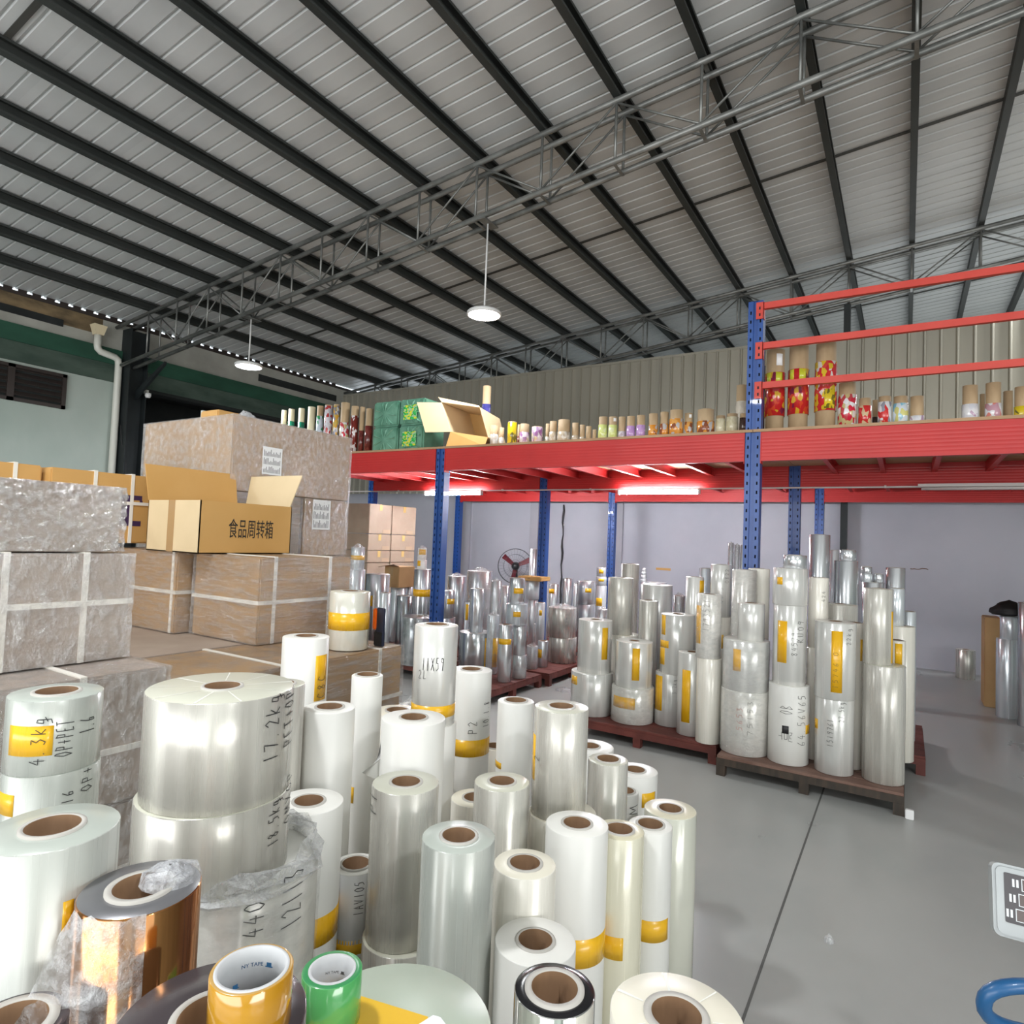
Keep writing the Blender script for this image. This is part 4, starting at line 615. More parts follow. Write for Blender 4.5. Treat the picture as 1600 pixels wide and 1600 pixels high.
    ('film', 'silver', -3.477, 5.846, 0.379, 0.0735, 0.321, 0.038, 'silver roll standing on the crumple wrapped one, front of the silver pile', 'silver film rolls on the pallets by the wall', [], [], '', {}, -1.034),
    ('film', 'silverlight', -3.515, 5.824, 0.699, 0.1149, 0.22, 0.038, 'wide silver roll with small orange square, topping the front pair', 'silver film rolls on the pallets by the wall', [(-1.328, -0.638, 0.09, 0.145, 'orange')], [], '', {}, -1.028),
    ('film', 'silver', -3.518, 5.822, 0.92, 0.0819, 0.271, 0.038, 'silver roll with an orange patch below the fan, standing on the wide one', 'silver film rolls on the pallets by the wall', [(-1.445, -0.097, 0.11, 0.168, 'orange')], [], '', {}, -1.027),
    ('film', 'silver', -4.211, 7.4, 0.14, 0.0648, 0.674, 0.038, 'narrow silver roll under the roll with the cardboard lid', 'silver film rolls on the pallets by the wall', [], [], '', {}, -1.053),
    ('film', 'silverlight', -4.23, 7.389, 0.814, 0.0983, 0.246, 0.038, 'pale silver roll wearing a brown cardboard lid', 'silver film rolls on the pallets by the wall', [], [], '', {}, -1.051),
    ('film', 'silver', -4.926, 8.6, 0.14, 0.0603, 1.322, 0.038, 'thin tall silver roll standing by the dark blue post', 'silver film rolls on the pallets by the wall', [], [], '', {}, -1.051),
    ('film', 'silverlight', -4.441, 8.12, 0.14, 0.066, 0.903, 0.038, 'pale roll at the foot of the dark blue post', 'silver film rolls on the pallets by the wall', [], [], '', {}, -1.07),
    ('film', 'silverlight', -3.929, 7.1, 0.14, 0.0597, 0.671, 0.038, 'short pale roll with brown dot, below the cardboard lid', 'silver film rolls on the pallets by the wall', [(-1.36, -0.771, 0.515, 0.582, 'orange')], [], '', {}, -1.065),
    ('film', 'silver', -4.491, 8.5, 0.14, 0.0924, 0.814, 0.038, 'silver roll with a brown sticker, right of the dark blue post', 'silver film rolls on the pallets by the wall', [(-2.268, -1.023, 0.678, 0.746, 'orange')], [], '', {}, -1.085),
    ('film', 'silver', -4.512, 9.0, 0.14, 0.0833, 0.881, 0.038, 'plain tall grey silver roll by the wall cable', 'silver film rolls on the pallets by the wall', [], [], '', {}, -1.106),
    ('film', 'warmsilver', -3.546, 6.995, 0.14, 0.171, 0.298, 0.038, 'lower warm grey roll of the big pair on the second red pallet', 'silver film rolls on the pallets by the wall', [], [], '', {}, -1.102),
    ('film', 'warmsilver', -3.561, 6.988, 0.438, 0.1714, 0.356, 0.038, 'upper warm grey roll of the big pair with plastic scraps on top', 'silver film rolls on the pallets by the wall', [], [('7793', -0.854, -0.622, 0.13, 0.31)], '', {'crumple': 1}, -1.1),
    ('film', 'silverlight', -3.609, 6.359, 0.14, 0.0641, 0.253, 0.038, 'short bluish wrapped roll left of the big warm grey pair', 'silver film rolls on the pallets by the wall', [], [], 'bag', {}, -1.055),
    ('film', 'silver', -3.569, 6.541, 0.14, 0.0617, 0.297, 0.038, 'short grey roll with brown sticker touching the big warm grey pair', 'silver film rolls on the pallets by the wall', [(-2.302, -1.273, 0.107, 0.203, 'orange')], [], '', {}, -1.071),
    ('film', 'silver', -4.055, 7.3, 0.14, 0.0693, 0.371, 0.038, 'small silver roll behind the short wrapped ones, left of warm grey pair', 'silver film rolls on the pallets by the wall', [], [], '', {}, -1.064),
    ('film', 'silver', -3.899, 8.4, 0.14, 0.1379, 0.573, 0.038, 'silver drum under the bundle with the orange sticker, by the far wall', 'silver film rolls on the pallets by the wall', [], [], '', {}, -1.136),
    ('film', 'silver', -3.91, 8.395, 0.713, 0.1382, 0.331, 0.038, 'silver bundle with orange sticker, right of the wall cable', 'silver film rolls on the pallets by the wall', [(-1.237, -0.561, 0.174, 0.232, 'orange')], [], '', {}, -1.135),
    ('film', 'silverlight', -3.5, 8.0, 0.14, 0.0724, 0.882, 0.038, 'pale wrapped roll with an orange patch, left of the red pallet stacks', 'silver film rolls on the pallets by the wall', [(-2.315, -0.946, 0.611, 0.716, 'orange')], [], '', {}, -1.158),
    ('film', 'silverlight', -3.504, 7.998, 1.022, 0.0714, 0.121, 0.038, 'lower small wrapped roll on the pale roll with orange patch', 'silver film rolls on the pallets by the wall', [(-1.698, -0.618, 0.058, 0.094, 'orange')], [], '', {}, -1.158),
    ('film', 'silverlight', -3.506, 7.997, 1.143, 0.0633, 0.123, 0.038, 'upper small wrapped roll beside the far blue post', 'silver film rolls on the pallets by the wall', [(-1.7, -0.725, 0.044, 0.099, 'orange')], [], '', {}, -1.158),
    ('film', 'silver', -4.37, 9.0, 0.14, 0.0377, 0.807, 0.038, 'thin silver roll between the plain grey roll and the bundle', 'silver film rolls on the pallets by the wall', [], [], '', {}, -1.119),
    ('film', 'silver', -3.123, 7.2, 0.14, 0.0612, 0.654, 0.038, 'small dark wrapped roll low beside the red pallet stacks', 'silver film rolls on the pallets by the wall', [], [], 'bag', {}, -1.161),
    ('film', 'silver', -2.979, 8.6, 0.14, 0.1817, 0.941, 0.038, 'silver drum far back under the pile of flat discs', 'silver film rolls on the pallets by the wall', [], [], '', {}, -1.237),
    ('film', 'silver', -3.107, 8.555, 1.081, 0.0478, 0.039, 0.038, 'lowest flat silver disc roll of the pile by the far wall', 'flat silver disc rolls', [], [], '', {}, -1.222),
    ('film', 'silver', -3.106, 8.555, 1.121, 0.0416, 0.053, 0.038, 'second flat silver disc roll of the pile by the far wall', 'flat silver disc rolls', [], [], '', {}, -1.222),
    ('film', 'silver', -3.106, 8.555, 1.174, 0.0353, 0.047, 0.038, 'third flat silver disc roll of the pile by the far wall', 'flat silver disc rolls', [], [], '', {}, -1.223),
    ('film', 'silver', -3.105, 8.555, 1.221, 0.0291, 0.045, 0.038, 'topmost flat silver disc roll of the pile by the far wall', 'flat silver disc rolls', [], [], '', {}, -1.223),
    ('film', 'warmsilver', 0.69, 10.411, 0, 0.1104, 0.378, 0.038, 'lone grey film roll standing on the dark floor by the wall', 'rolls at the right wall', [], [], '', {}, -1.637),
    ('film', 'silverlight', 0.882, 8.2, 0, 0.0872, 0.789, 0.038, 'lower grey roll beside the upright brown cardboard', 'rolls at the right wall', [], [], '', {}, -1.678),
    ('film', 'silverlight', 0.904, 8.198, 0.789, 0.0793, 0.229, 0.038, 'upper grey roll beside the upright brown cardboard, under the black bag', 'rolls at the right wall', [], [], '', {}, -1.681),
    ('film', 'silver', 1.025, 7.9, 0, 0.0912, 1.184, 0.038, 'tall dark silver roll cut by the right picture edge', 'rolls at the right wall', [], [], '', {}, -1.7),
    ('print', 'p_cream', -7.332, 5.72, 2.585, 0.0365, 0.672, 0.038, 'cream roll leftmost on the deck beyond the carton stack', 'printed film rolls on the mezzanine', [], [], '', {'film': (0.1, 0.98), 'cc': 'cream'}, -0.663),
    ('print', 'p_green', -7.177, 5.72, 2.585, 0.0442, 0.677, 0.038, 'first green roll with cream core from the left on the deck', 'printed film rolls on the mezzanine', [], [], '', {'film': (0.1, 0.75), 'cc': 'cream'}, -0.673),
    ('print', 'p_green', -6.972, 5.72, 2.585, 0.0438, 0.671, 0.038, 'second green roll with cream core, beside the bright green scrap', 'printed film rolls on the mezzanine', [], [], '', {'film': (0.1, 0.72), 'cc': 'cream'}, -0.687),
    ('print', 'p_green', -6.772, 5.72, 2.585, 0.0527, 0.675, 0.038, 'third green roll with brown shaded core on the deck', 'printed film rolls on the mezzanine', [], [], '', {'film': (0.1, 0.5), 'cc': 'cream'}, -0.701),
    ('print', 'p_bluegreen', -6.605, 5.72, 2.585, 0.0455, 0.676, 0.038, 'blue and white roll with a green band on the deck', 'printed film rolls on the mezzanine', [], [], '', {'film': (0.05, 0.8), 'cc': 'kraft'}, -0.714),
    ('print', 'p_silverred', -6.442, 5.72, 2.585, 0.0551, 0.674, 0.038, 'tall silvery white roll with red bottom on the deck', 'printed film rolls on the mezzanine', [], [], '', {'film': (0.02, 0.98), 'cc': 'kraft'}, -0.726),
    ('print', 'p_orangewhite', -6.295, 5.72, 2.585, 0.0422, 0.671, 0.038, 'orange and white roll next to the silvery one', 'printed film rolls on the mezzanine', [], [], '', {'film': (0.05, 0.97), 'cc': 'kraft'}, -0.738),
    ('print', 'p_redwhite', -6.136, 5.72, 2.585, 0.0625, 0.68, 0.038, 'brown cored roll with red and white print, second left of green packs', 'printed film rolls on the mezzanine', [], [], '', {'film': (0.1, 0.62), 'cc': 'kraft'}, -0.75),
    ('print', 'p_redwhite2', -5.96, 5.72, 2.585, 0.0527, 0.622, 0.038, 'dark red bottomed roll with white cap, left of the green packs', 'printed film rolls on the mezzanine', [], [], '', {'film': (0.05, 0.8), 'cc': 'kraft'}, -0.765),
    ('print', 'p_maroon', -5.83, 5.72, 2.585, 0.0352, 0.603, 0.038, 'brown roll with maroon lower half, near the green packs', 'printed film rolls on the mezzanine', [], [], '', {'film': (0.05, 0.5), 'cc': 'kraft'}, -0.776),
    ('print', 'p_maroon', -5.705, 5.72, 2.585, 0.0499, 0.57, 0.038, 'maroon roll with red white collar touching the green packs', 'printed film rolls on the mezzanine', [], [], '', {'film': (0.05, 0.62), 'cc': 'kraft'}, -0.787),
    ('print', 'p_blue', -4.343, 6.3, 2.585, 0.0544, 0.859, 0.038, 'tall blue roll with bare brown top behind the open carton', 'printed film rolls on the mezzanine', [], [], '', {'film': (0.0, 0.74), 'cc': 'kraft'}, -0.967),
    ('print', 'p_silver', -3.822, 5.72, 2.585, 0.046, 0.243, 0.038, 'brown cored roll in shiny wrap, first right of the open carton', 'printed film rolls on the mezzanine', [], [], '', {'film': (0.05, 0.6), 'cc': 'kraft'}, -0.982),
    ('print', 'p_silver', -3.728, 5.72, 2.585, 0.0276, 0.217, 0.038, 'narrow brown roll in shiny wrap, second right of the open carton', 'printed film rolls on the mezzanine', [], [], '', {'film': (0.05, 0.5), 'cc': 'kraft'}, -0.993),
    ('print', 'p_yellow', -3.595, 5.72, 2.585, 0.0495, 0.27, 0.038, 'all yellow printed roll on the deck', 'printed film rolls on the mezzanine', [], [], '', {'film': (0.0, 0.97), 'cc': 'kraft'}, -1.01),
    ('print', 'p_maroon', -3.685, 6.0, 2.585, 0.0147, 0.297, 0.038, 'slim brown roll right behind the yellow one', 'printed film rolls on the mezzanine', [], [], '', {'film': (0.02, 0.55), 'cc': 'kraft'}, -1.02),
    ('print', 'p_purple', -3.44, 5.72, 2.585, 0.0535, 0.237, 0.038, 'white and purple figured roll right of the yellow one', 'printed film rolls on the mezzanine', [], [], '', {'film': (0.05, 0.62), 'cc': 'kraft'}, -1.029),
    ('print', 'p_purple', -3.285, 5.72, 2.585, 0.0588, 0.199, 0.038, 'pink purple figured roll with no bare top', 'printed film rolls on the mezzanine', [], [], '', {'film': (0.05, 0.96), 'cc': 'kraft'}, -1.05),
    ('print', 'p_clear', -3.317, 6.0, 2.585, 0.0229, 0.283, 0.038, 'plain brown roll left of the clear wrapped pair', 'printed film rolls on the mezzanine', [], [], '', {'film': (0.1, 0.5), 'cc': 'kraft'}, -1.066),
    ('print', 'p_clear', -3.097, 5.72, 2.585, 0.0398, 0.243, 0.038, 'left roll of the clear wrapped brown pair', 'printed film rolls on the mezzanine', [], [], '', {'film': (0.05, 0.55), 'cc': 'kraft'}, -1.075),
    ('print', 'p_clear', -2.972, 5.72, 2.585, 0.0666, 0.248, 0.038, 'wide right roll of the clear wrapped brown pair', 'printed film rolls on the mezzanine', [], [], '', {'film': (0.05, 0.5), 'cc': 'kraft'}, -1.092),
    ('print', 'p_clear', -2.842, 5.72, 2.585, 0.0371, 0.21, 0.038, 'brown roll with pale base right of the clear wrapped pair', 'printed film rolls on the mezzanine', [], [], '', {'film': (0.05, 0.4), 'cc': 'kraft'}, -1.11),
    ('print', 'p_clear', -2.765, 5.72, 2.585, 0.0281, 0.186, 0.038, 'second small brown roll after the clear wrapped pair', 'printed film rolls on the mezzanine', [], [], '', {'film': (0.05, 0.35), 'cc': 'kraft'}, -1.12),
    ('print', 'p_maroon', -2.695, 5.72, 2.585, 0.03, 0.168, 0.038, 'third small brown roll after the clear wrapped pair', 'printed film rolls on the mezzanine', [], [], '', {'film': (0.05, 0.2), 'cc': 'kraft'}, -1.131),
    ('print', 'p_clear', -2.632, 5.72, 2.585, 0.0216, 0.13, 0.038, 'lowest small brown roll before the lime green pair', 'printed film rolls on the mezzanine', [], [], '', {'film': (0.05, 0.3), 'cc': 'kraft'}, -1.14),
    ('print', 'p_lime', -2.542, 5.72, 2.585, 0.0461, 0.251, 0.038, 'left lime green roll on the deck', 'printed film rolls on the mezzanine', [], [], '', {'film': (0.02, 0.68), 'cc': 'kraft'}, -1.153),
    ('print', 'p_lime', -2.438, 5.72, 2.585, 0.0451, 0.244, 0.038, 'right lime green roll with white core label', 'printed film rolls on the mezzanine', [], [], '', {'film': (0.02, 0.66), 'cc': 'kraft', 'sticker': 1}, -1.168),
    ('print', 'p_mauve', -2.343, 5.72, 2.585, 0.0372, 0.238, 0.038, 'grey mauve roll between lime and purple ones', 'printed film rolls on the mezzanine', [], [], '', {'film': (0.02, 0.4), 'cc': 'kraft'}, -1.182),
    ('print', 'p_violet', -2.252, 5.72, 2.585, 0.0427, 0.237, 0.038, 'left purple roll on the deck', 'printed film rolls on the mezzanine', [], [], '', {'film': (0.02, 0.6), 'cc': 'kraft'}, -1.196),
    ('print', 'p_violet', -2.153, 5.72, 2.585, 0.0437, 0.239, 0.038, 'right purple roll next to the orange ones', 'printed film rolls on the mezzanine', [], [], '', {'film': (0.02, 0.6), 'cc': 'kraft'}, -1.211),
    ('print', 'p_orange', -2.03, 5.72, 2.585, 0.0464, 0.246, 0.038, 'first orange roll from the left with dark collar', 'printed film rolls on the mezzanine', [], [], '', {'film': (0.02, 0.55), 'cc': 'kraft'}, -1.23),
    ('print', 'p_orange', -1.924, 5.72, 2.585, 0.0425, 0.253, 0.038, 'second orange roll from the left, slim', 'printed film rolls on the mezzanine', [], [], '', {'film': (0.02, 0.56), 'cc': 'kraft'}, -1.246),
    ('print', 'p_orange', -1.81, 5.72, 2.585, 0.0647, 0.263, 0.038, 'third and wide orange roll with grey figure', 'printed film rolls on the mezzanine', [], [], '', {'film': (0.02, 0.68), 'cc': 'kraft'}, -1.264),
    ('print', 'p_orange', -1.697, 5.72, 2.585, 0.0385, 0.227, 0.038, 'fourth orange roll with white label on core', 'printed film rolls on the mezzanine', [], [], '', {'film': (0.02, 0.64), 'cc': 'kraft', 'sticker': 1}, -1.282),
    ('print', 'p_orange', -1.542, 5.72, 2.585, 0.0789, 0.247, 0.038, 'fifth and widest orange roll on the deck', 'printed film rolls on the mezzanine', [], [], '', {'film': (0.02, 0.56), 'cc': 'kraft'}, -1.308),
    ('print', 'p_cream', -1.41, 5.72, 2.585, 0.0422, 0.183, 0.038, 'left small cream roll before the tall post', 'printed film rolls on the mezzanine', [], [], '', {'film': (0.02, 0.85), 'cc': 'kraft'}, -1.329),
    ('print', 'p_cream', -1.311, 5.72, 2.585, 0.0511, 0.193, 0.038, 'right small cream roll before the tall post', 'printed film rolls on the mezzanine', [], [], '', {'film': (0.02, 0.85), 'cc': 'kraft'}, -1.346),
    ('print', 'p_dark', -1.217, 5.72, 2.585, 0.0316, 0.19, 0.038, 'small dark brown roll touching the tall blue post', 'printed film rolls on the mezzanine', [], [], '', {'film': (0.02, 0.8), 'cc': 'kraft'}, -1.361),
    ('print', 'p_creamred', -1.337, 6.2, 2.585, 0.0558, 0.559, 0.038, 'tall cream roll with red patch left of the tall blue post', 'printed film rolls on the mezzanine', [], [], '', {'film': (0.05, 0.72), 'cc': 'kraft'}, -1.358),
    ('print', 'p_dark', -1.13, 6.1, 2.585, 0.0191, 0.774, 0.038, 'dark slim roll hidden behind the guardrail end bracket', 'printed film rolls on the mezzanine', [], [], '', {'film': (0.02, 0.9), 'cc': 'kraft'}, -1.388),
    ('print', 'p_redyellow', -0.963, 5.72, 2.585, 0.0815, 0.713, 0.038, 'first tall red and yellow roll with pale core label', 'printed film rolls on the mezzanine', [], [], '', {'film': (0.2, 0.72), 'cc': 'kraft', 'sticker': 1}, -1.404),
    ('print', 'p_redyellow', -0.779, 5.72, 2.585, 0.0832, 0.726, 0.038, 'second tall red and yellow roll, middle of three', 'printed film rolls on the mezzanine', [], [], '', {'film': (0.2, 0.72), 'cc': 'kraft'}, -1.435),
    ('print', 'p_redyellow2', -0.573, 5.72, 2.585, 0.0839, 0.723, 0.038, 'third tall red roll with square yellow print', 'printed film rolls on the mezzanine', [], [], '', {'film': (0.22, 0.78), 'cc': 'kraft'}, -1.471),
    ('print', 'p_redwhite', -0.414, 5.72, 2.585, 0.0685, 0.378, 0.038, 'big crumpled red and white roll right of three tall ones', 'printed film rolls on the mezzanine', [], [], '', {'film': (0.02, 0.74), 'cc': 'kraft'}, -1.499),
    ('print', 'p_red', -0.288, 5.72, 2.585, 0.0465, 0.244, 0.038, 'small red roll with brown rim', 'printed film rolls on the mezzanine', [], [], '', {'film': (0.02, 0.75), 'cc': 'kraft'}, -1.521),
    ('print', 'p_dark', -0.227, 6.0, 2.585, 0.0217, 0.286, 0.038, 'dark gap filling roll between red and white ones', 'printed film rolls on the mezzanine', [], [], '', {'film': (0.02, 0.5), 'cc': 'kraft'}, -1.533),
    ('print', 'p_whitered', -0.152, 5.72, 2.585, 0.0472, 0.248, 0.038, 'white roll with grey figure and red corner', 'printed film rolls on the mezzanine', [], [], '', {'film': (0.02, 0.82), 'cc': 'kraft'}, -1.544),
    ('print', 'p_bluewhite', -0.045, 5.72, 2.585, 0.0524, 0.239, 0.038, 'light blue and white roll under the lowest rail', 'printed film rolls on the mezzanine', [], [], '', {'film': (0.02, 0.76), 'cc': 'kraft'}, -1.563),
    ('print', 'p_white', 0.062, 5.72, 2.585, 0.0492, 0.23, 0.038, 'brown roll with low white print, last before the gap', 'printed film rolls on the mezzanine', [], [], '', {'film': (0.02, 0.34), 'cc': 'kraft'}, -1.582),
    ('print', 'p_white', 0.393, 5.72, 2.585, 0.0525, 0.282, 0.038, 'brown roll with white base after the gap', 'printed film rolls on the mezzanine', [], [], '', {'film': (0.02, 0.5), 'cc': 'kraft'}, -1.639),
    ('print', 'p_kraft', 0.489, 6.0, 2.585, 0.018, 0.274, 0.038, 'plain dark brown roll between two white based ones', 'printed film rolls on the mezzanine', [], [], '', {'film': (0.02, 0.3), 'cc': 'kraft'}, -1.652),
    ('print', 'p_whitered2', 0.53, 5.72, 2.585, 0.0508, 0.289, 0.038, 'tall brown roll with white and coral base', 'printed film rolls on the mezzanine', [], [], '', {'film': (0.02, 0.47), 'cc': 'kraft'}, -1.663),
    ('print', 'p_yellow', 0.64, 5.95, 2.585, 0.0326, 0.27, 0.038, 'brown roll with yellow base, second from right end', 'printed film rolls on the mezzanine', [], [], '', {'film': (0.02, 0.28), 'cc': 'kraft'}, -1.678),
    ('print', 'p_yellow', 0.692, 5.72, 2.585, 0.0444, 0.245, 0.038, 'brown roll with bright yellow base cut by the frame', 'printed film rolls on the mezzanine', [], [], '', {'film': (0.02, 0.42), 'cc': 'kraft'}, -1.691),
]

def patch(parent, name, a0, a1, z0, z1, r, mat, t=.0009):
    mb = MB()
    if a0 == a1:
        mb.lathe([(r + .0002, z0), (r + t, z0), (r + t, z1), (r + .0002, z1)], 48, closed=True)
    else:
        mb.lathe([(r + .0002, z0), (r + t, z0), (r + t, z1), (r + .0002, z1)], max(3, int(abs(a1 - a0) / .12)), closed=True, a0=min(a0, a1), a1=max(a0, a1))
    return mb.build(name, mat, parent)
def crumple(parent, r, z, h, name='plastic_wrap', seed=0, mat='bag', n=14, rr=1.0, shrink=.88):
    """gathered plastic standing over the top of a roll: irregular peaked sheet"""
    rd = random.Random(seed); mb = MB(); rings = 6; vs = []
    for i in range(rings + 1):
        t = i / rings
        for k in range(n):
            a = 2 * PI * k / n; q = r * rr * (1.03 - t * shrink) * (1 + rd.uniform(-.14, .14) * (t > 0)); zz = z - .01 + h * (t ** 1.3) * rd.uniform(.55, 1.25) + .011 * (t > .1)
            vs.append((q * math.cos(a), q * math.sin(a), zz))
    fs = [(i * n + k, i * n + (k + 1) % n, (i + 1) * n + (k + 1) % n, (i + 1) * n + k) for i in range(rings) for k in range(n)]
    mb.add(vs, fs)
    return mb.build(name, M[mat], parent)
def shell(parent, r, h, seed, mat='wrap', name='plastic_wrap', amp=.004):
    rd = random.Random(seed); n, m = 40, max(6, int(h / .04)); vs = []
    for j in range(m + 1):
        for k in range(n):
            a = 2 * PI * k / n; q = r + .003 + rd.uniform(0, amp)
            vs.append((q * math.cos(a), q * math.sin(a), .004 + (h + .002) * j / m))
    mb = MB().add(vs, [(j * n + k, j * n + (k + 1) % n, (j + 1) * n + (k + 1) % n, (j + 1) * n + k) for j in range(m) for k in range(n)], 0, True)
    return mb.build(name, M[mat], parent)
NPRINT = 0
for (kind, style, x, y, z0, r, h, core, label, group, tapes, texts, wrap, kw, base) in ROLLS:
    sd = int(abs(x * 977 + y * 631 + z0 * 133) * 10); dist = math.hypot(x, y); n = 72 if dist < 2.6 else 40
    if kind == 'film':
        cw = kw.get('corew', .0075); rc = min(core, r - cw - .010); rc = max(rc, .008)
        b = .0016 if dist < 3 else .003
        prof = [(rc + cw, 0.0), (r - b, 0.0), (r, b), (r, h - b), (r - b, h), (rc + cw, h)]
        root = MB().lathe(prof, n, [1, 0, 0, 0, 1]).build('film_roll', [M[style], END.get(style, END['pearl'])], None, (x, y, z0))
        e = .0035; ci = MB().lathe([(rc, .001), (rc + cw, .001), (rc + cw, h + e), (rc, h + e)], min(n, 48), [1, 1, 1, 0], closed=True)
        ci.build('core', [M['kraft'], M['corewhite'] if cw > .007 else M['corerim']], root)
        tag(root, label, 'film roll', group)
        if kw.get('spokes'):
            for k in range(9 if r > .12 else 7):
                a = k * 2 * PI / (9 if r > .12 else 7) + .35 + random.uniform(-.12, .12); w = random.uniform(.0012, .0035)
                q0, q1 = rc + cw + .004, r - .004; ca, sa = math.cos(a), math.sin(a)
                MB().add([(q0 * ca - w * sa * .5, q0 * sa + w * ca * .5, h + .0004), (q0 * ca + w * sa * .5, q0 * sa - w * ca * .5, h + .0004), (q1 * ca + w * sa, q1 * sa - w * ca, h + .0004), (q1 * ca - w * sa, q1 * sa + w * ca, h + .0004)], [(0, 1, 2, 3)]).build('winding_line', M['spoke'], root)
    elif kind == 'print':
        rcore = r * .90; f0, f1 = kw['film']; cm = M['creamcore'] if kw.get('cc') == 'cream' else M['kraftcore']
        ri = rcore - min(.008, rcore * .3)
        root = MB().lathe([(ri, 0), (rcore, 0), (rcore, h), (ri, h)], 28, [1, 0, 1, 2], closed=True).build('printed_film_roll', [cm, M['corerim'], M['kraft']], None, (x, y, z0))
        tag(root, label, 'film roll', group)
        MB().lathe([(rcore + .0004, h * f0), (r, h * f0), (r, h * f1), (rcore + .0004, h * f1)], 28, closed=True).build('film', M[style], root, rz=NPRINT * 1.3); NPRINT += 1
        if kw.get('sticker'): patch(root, 'label_sheet', base + .1, base + .85, h * .8, h * .94, rcore, M['paper'])
        if style == 'p_redyellow':
            for q0, q1 in ((-.95, -.45), (.05, .75)): patch(root, 'printed_panel', base + q0, base + q1, h * .58, h * .715, r, M['p_lemon'])
        if style == 'p_redyellow2': patch(root, 'printed_panel', base - .1, base + .95, h * .24, h * .46, r, M['p_yellow'])
        if style == 'p_creamred': patch(root, 'printed_panel', base - 1.2, base - .6, h * .22, h * .42, r, M['p_red'])
        if style == 'p_whitered': patch(root, 'printed_panel', base - .8, base + .0, h * .03, h * .22, r, M['p_red'])
    else:   # packing tape
        end = M[style + '_end']
        root = MB().lathe([(core + .004, 0), (r - .001, 0), (r, .001), (r, h - .001), (r - .001, h), (core + .004, h)], 72, [1, 0, 0, 0, 1]).build('packing_tape', [M[style], end], None, (x, y, z0))
        MB().lathe([(core, 0), (core + .004, 0), (core + .004, h + .001), (core, h + .001)], 64, closed=True).build('core', M['label_core'], root)
        ink = M['blueink'] if style == 'tape_yellow' else M['greyink']
        mb = MB()
        for k in range(6):       # words and a small square emblem repeat round the inside of the core
            a = base + PI + (k - 3) * 1.047; rr = core - .0004; zc = h * (.68 if k % 2 else .36)
            wm = text_mesh('NY TAPE', core * .17); vv = [(v.co.x, v.co.y) for v in wm.vertices]; fl = [tuple(p.vertices) for p in wm.polygons]
            mb.add([(rr * math.cos(a - p[0] / rr), rr * math.sin(a - p[0] / rr), zc + p[1]) for p in vv], fl)
            if True:
                a2 = a - .54; q = core * .085
                for (dx, dz, sx, sz) in ((0, .05, 1, .7), (0, -.75, 1.5, .22)):
                    zz = zc + dz * q; mb.add([(rr * math.cos(a2 - sgx * sx * q / rr), rr * math.sin(a2 - sgx * sx * q / rr), zz + sgz * sz * q) for sgx, sgz in ((-1, -1), (1, -1), (1, 1), (-1, 1))], [(0, 1, 2, 3)])
        mb.build('core_print', ink, root)
        tag(root, label, 'packing tape', group)
    for t in tapes:
        col = t[4]; a0, a1, za, zb = t[:4]; za = max(.002, za); zb = min(h - .002, zb)
        if zb - za > .004: patch(root, 'paper_label' if col == 'paper' else 'tape_strip', a0, a1, za, zb, r, M[col])
    for t in texts:
        md = 'v'; ink = M['ink']
        for q in t[5:]:
            if q == 'h': md = 'h'
            if q == 'red': ink = M['redink']
        handwriting(root, t[0], t[1], t[2], t[3], t[4], r + .001, ink, md)
    if kw.get('blot'):
        patch(root, 'ink_blot', base - .30, base + .02, h * .40, h * .50, r + .0006, M['ink'], .0006)
    if wrap == 'film': shell(root, r, h, sd, 'wrap', 'plastic_wrap', .0025)
    if wrap == 'bag':
        shell(root, r, h, sd, 'wrap'); crumple(root, r, h, min(.05, r * .6), 'plastic_top', sd, 'bag', 14, 1.0, .07 if r > .17 and dist < 2 else .88)
    if kw.get('crumple'): crumple(root, r, h, .05, 'plastic_scrap', sd, 'bag')
    if kw.get('loose'):      # the free end of the film stands off the roll at its left
        a = base - 1.35; cx_, sy_ = math.cos(a), math.sin(a); vs = []
        for i in range(7):
            t = i / 6
            for zt, ln in ((h - .06 - .05 * t, .002), (h - .18, .062)):
                q = r + .001 + ln * t - .01 * t * t; aa = a + .06 * t; vs.append((q * math.cos(aa), q * math.sin(aa), zt + .03 * t * (ln > .01)))
        MB().add(vs, [(2 * i, 2 * i + 1, 2 * i + 3, 2 * i + 2) for i in range(6)], 0, True).build('loose_film_end', M['white'], root)
    if kw.get('torn'):       # clear wrap half torn off the gold roll, hanging down on its left
        crumple(root, r * .52, h, .014, 'torn_wrap', 5, 'crystal', 16, 1.0).location = (.042 * math.cos(base + 1.9), .042 * math.sin(base + 1.9), .008)
        rd = random.Random(3); vs = []; na, nb = 14, 9
        for i in range(na + 1):
            t = i / na
            for k in range(nb + 1):
                s_ = k / nb; a = base - 1.15 + s_ * 1.25; out = r + .004 + rd.uniform(0, .006) + .085 * t * (1 - s_)
                vs.append((out * math.cos(a), out * math.sin(a), h + .004 - t * (.17 - .03 * s_) + rd.uniform(-.004, .004)))
        w = nb + 1
        MB().add(vs, [(i * w + k, i * w + k + 1, (i + 1) * w + k + 1, (i + 1) * w + k) for i in range(na) for k in range(nb)], 0, False).build('torn_wrap', M['bag'], root)

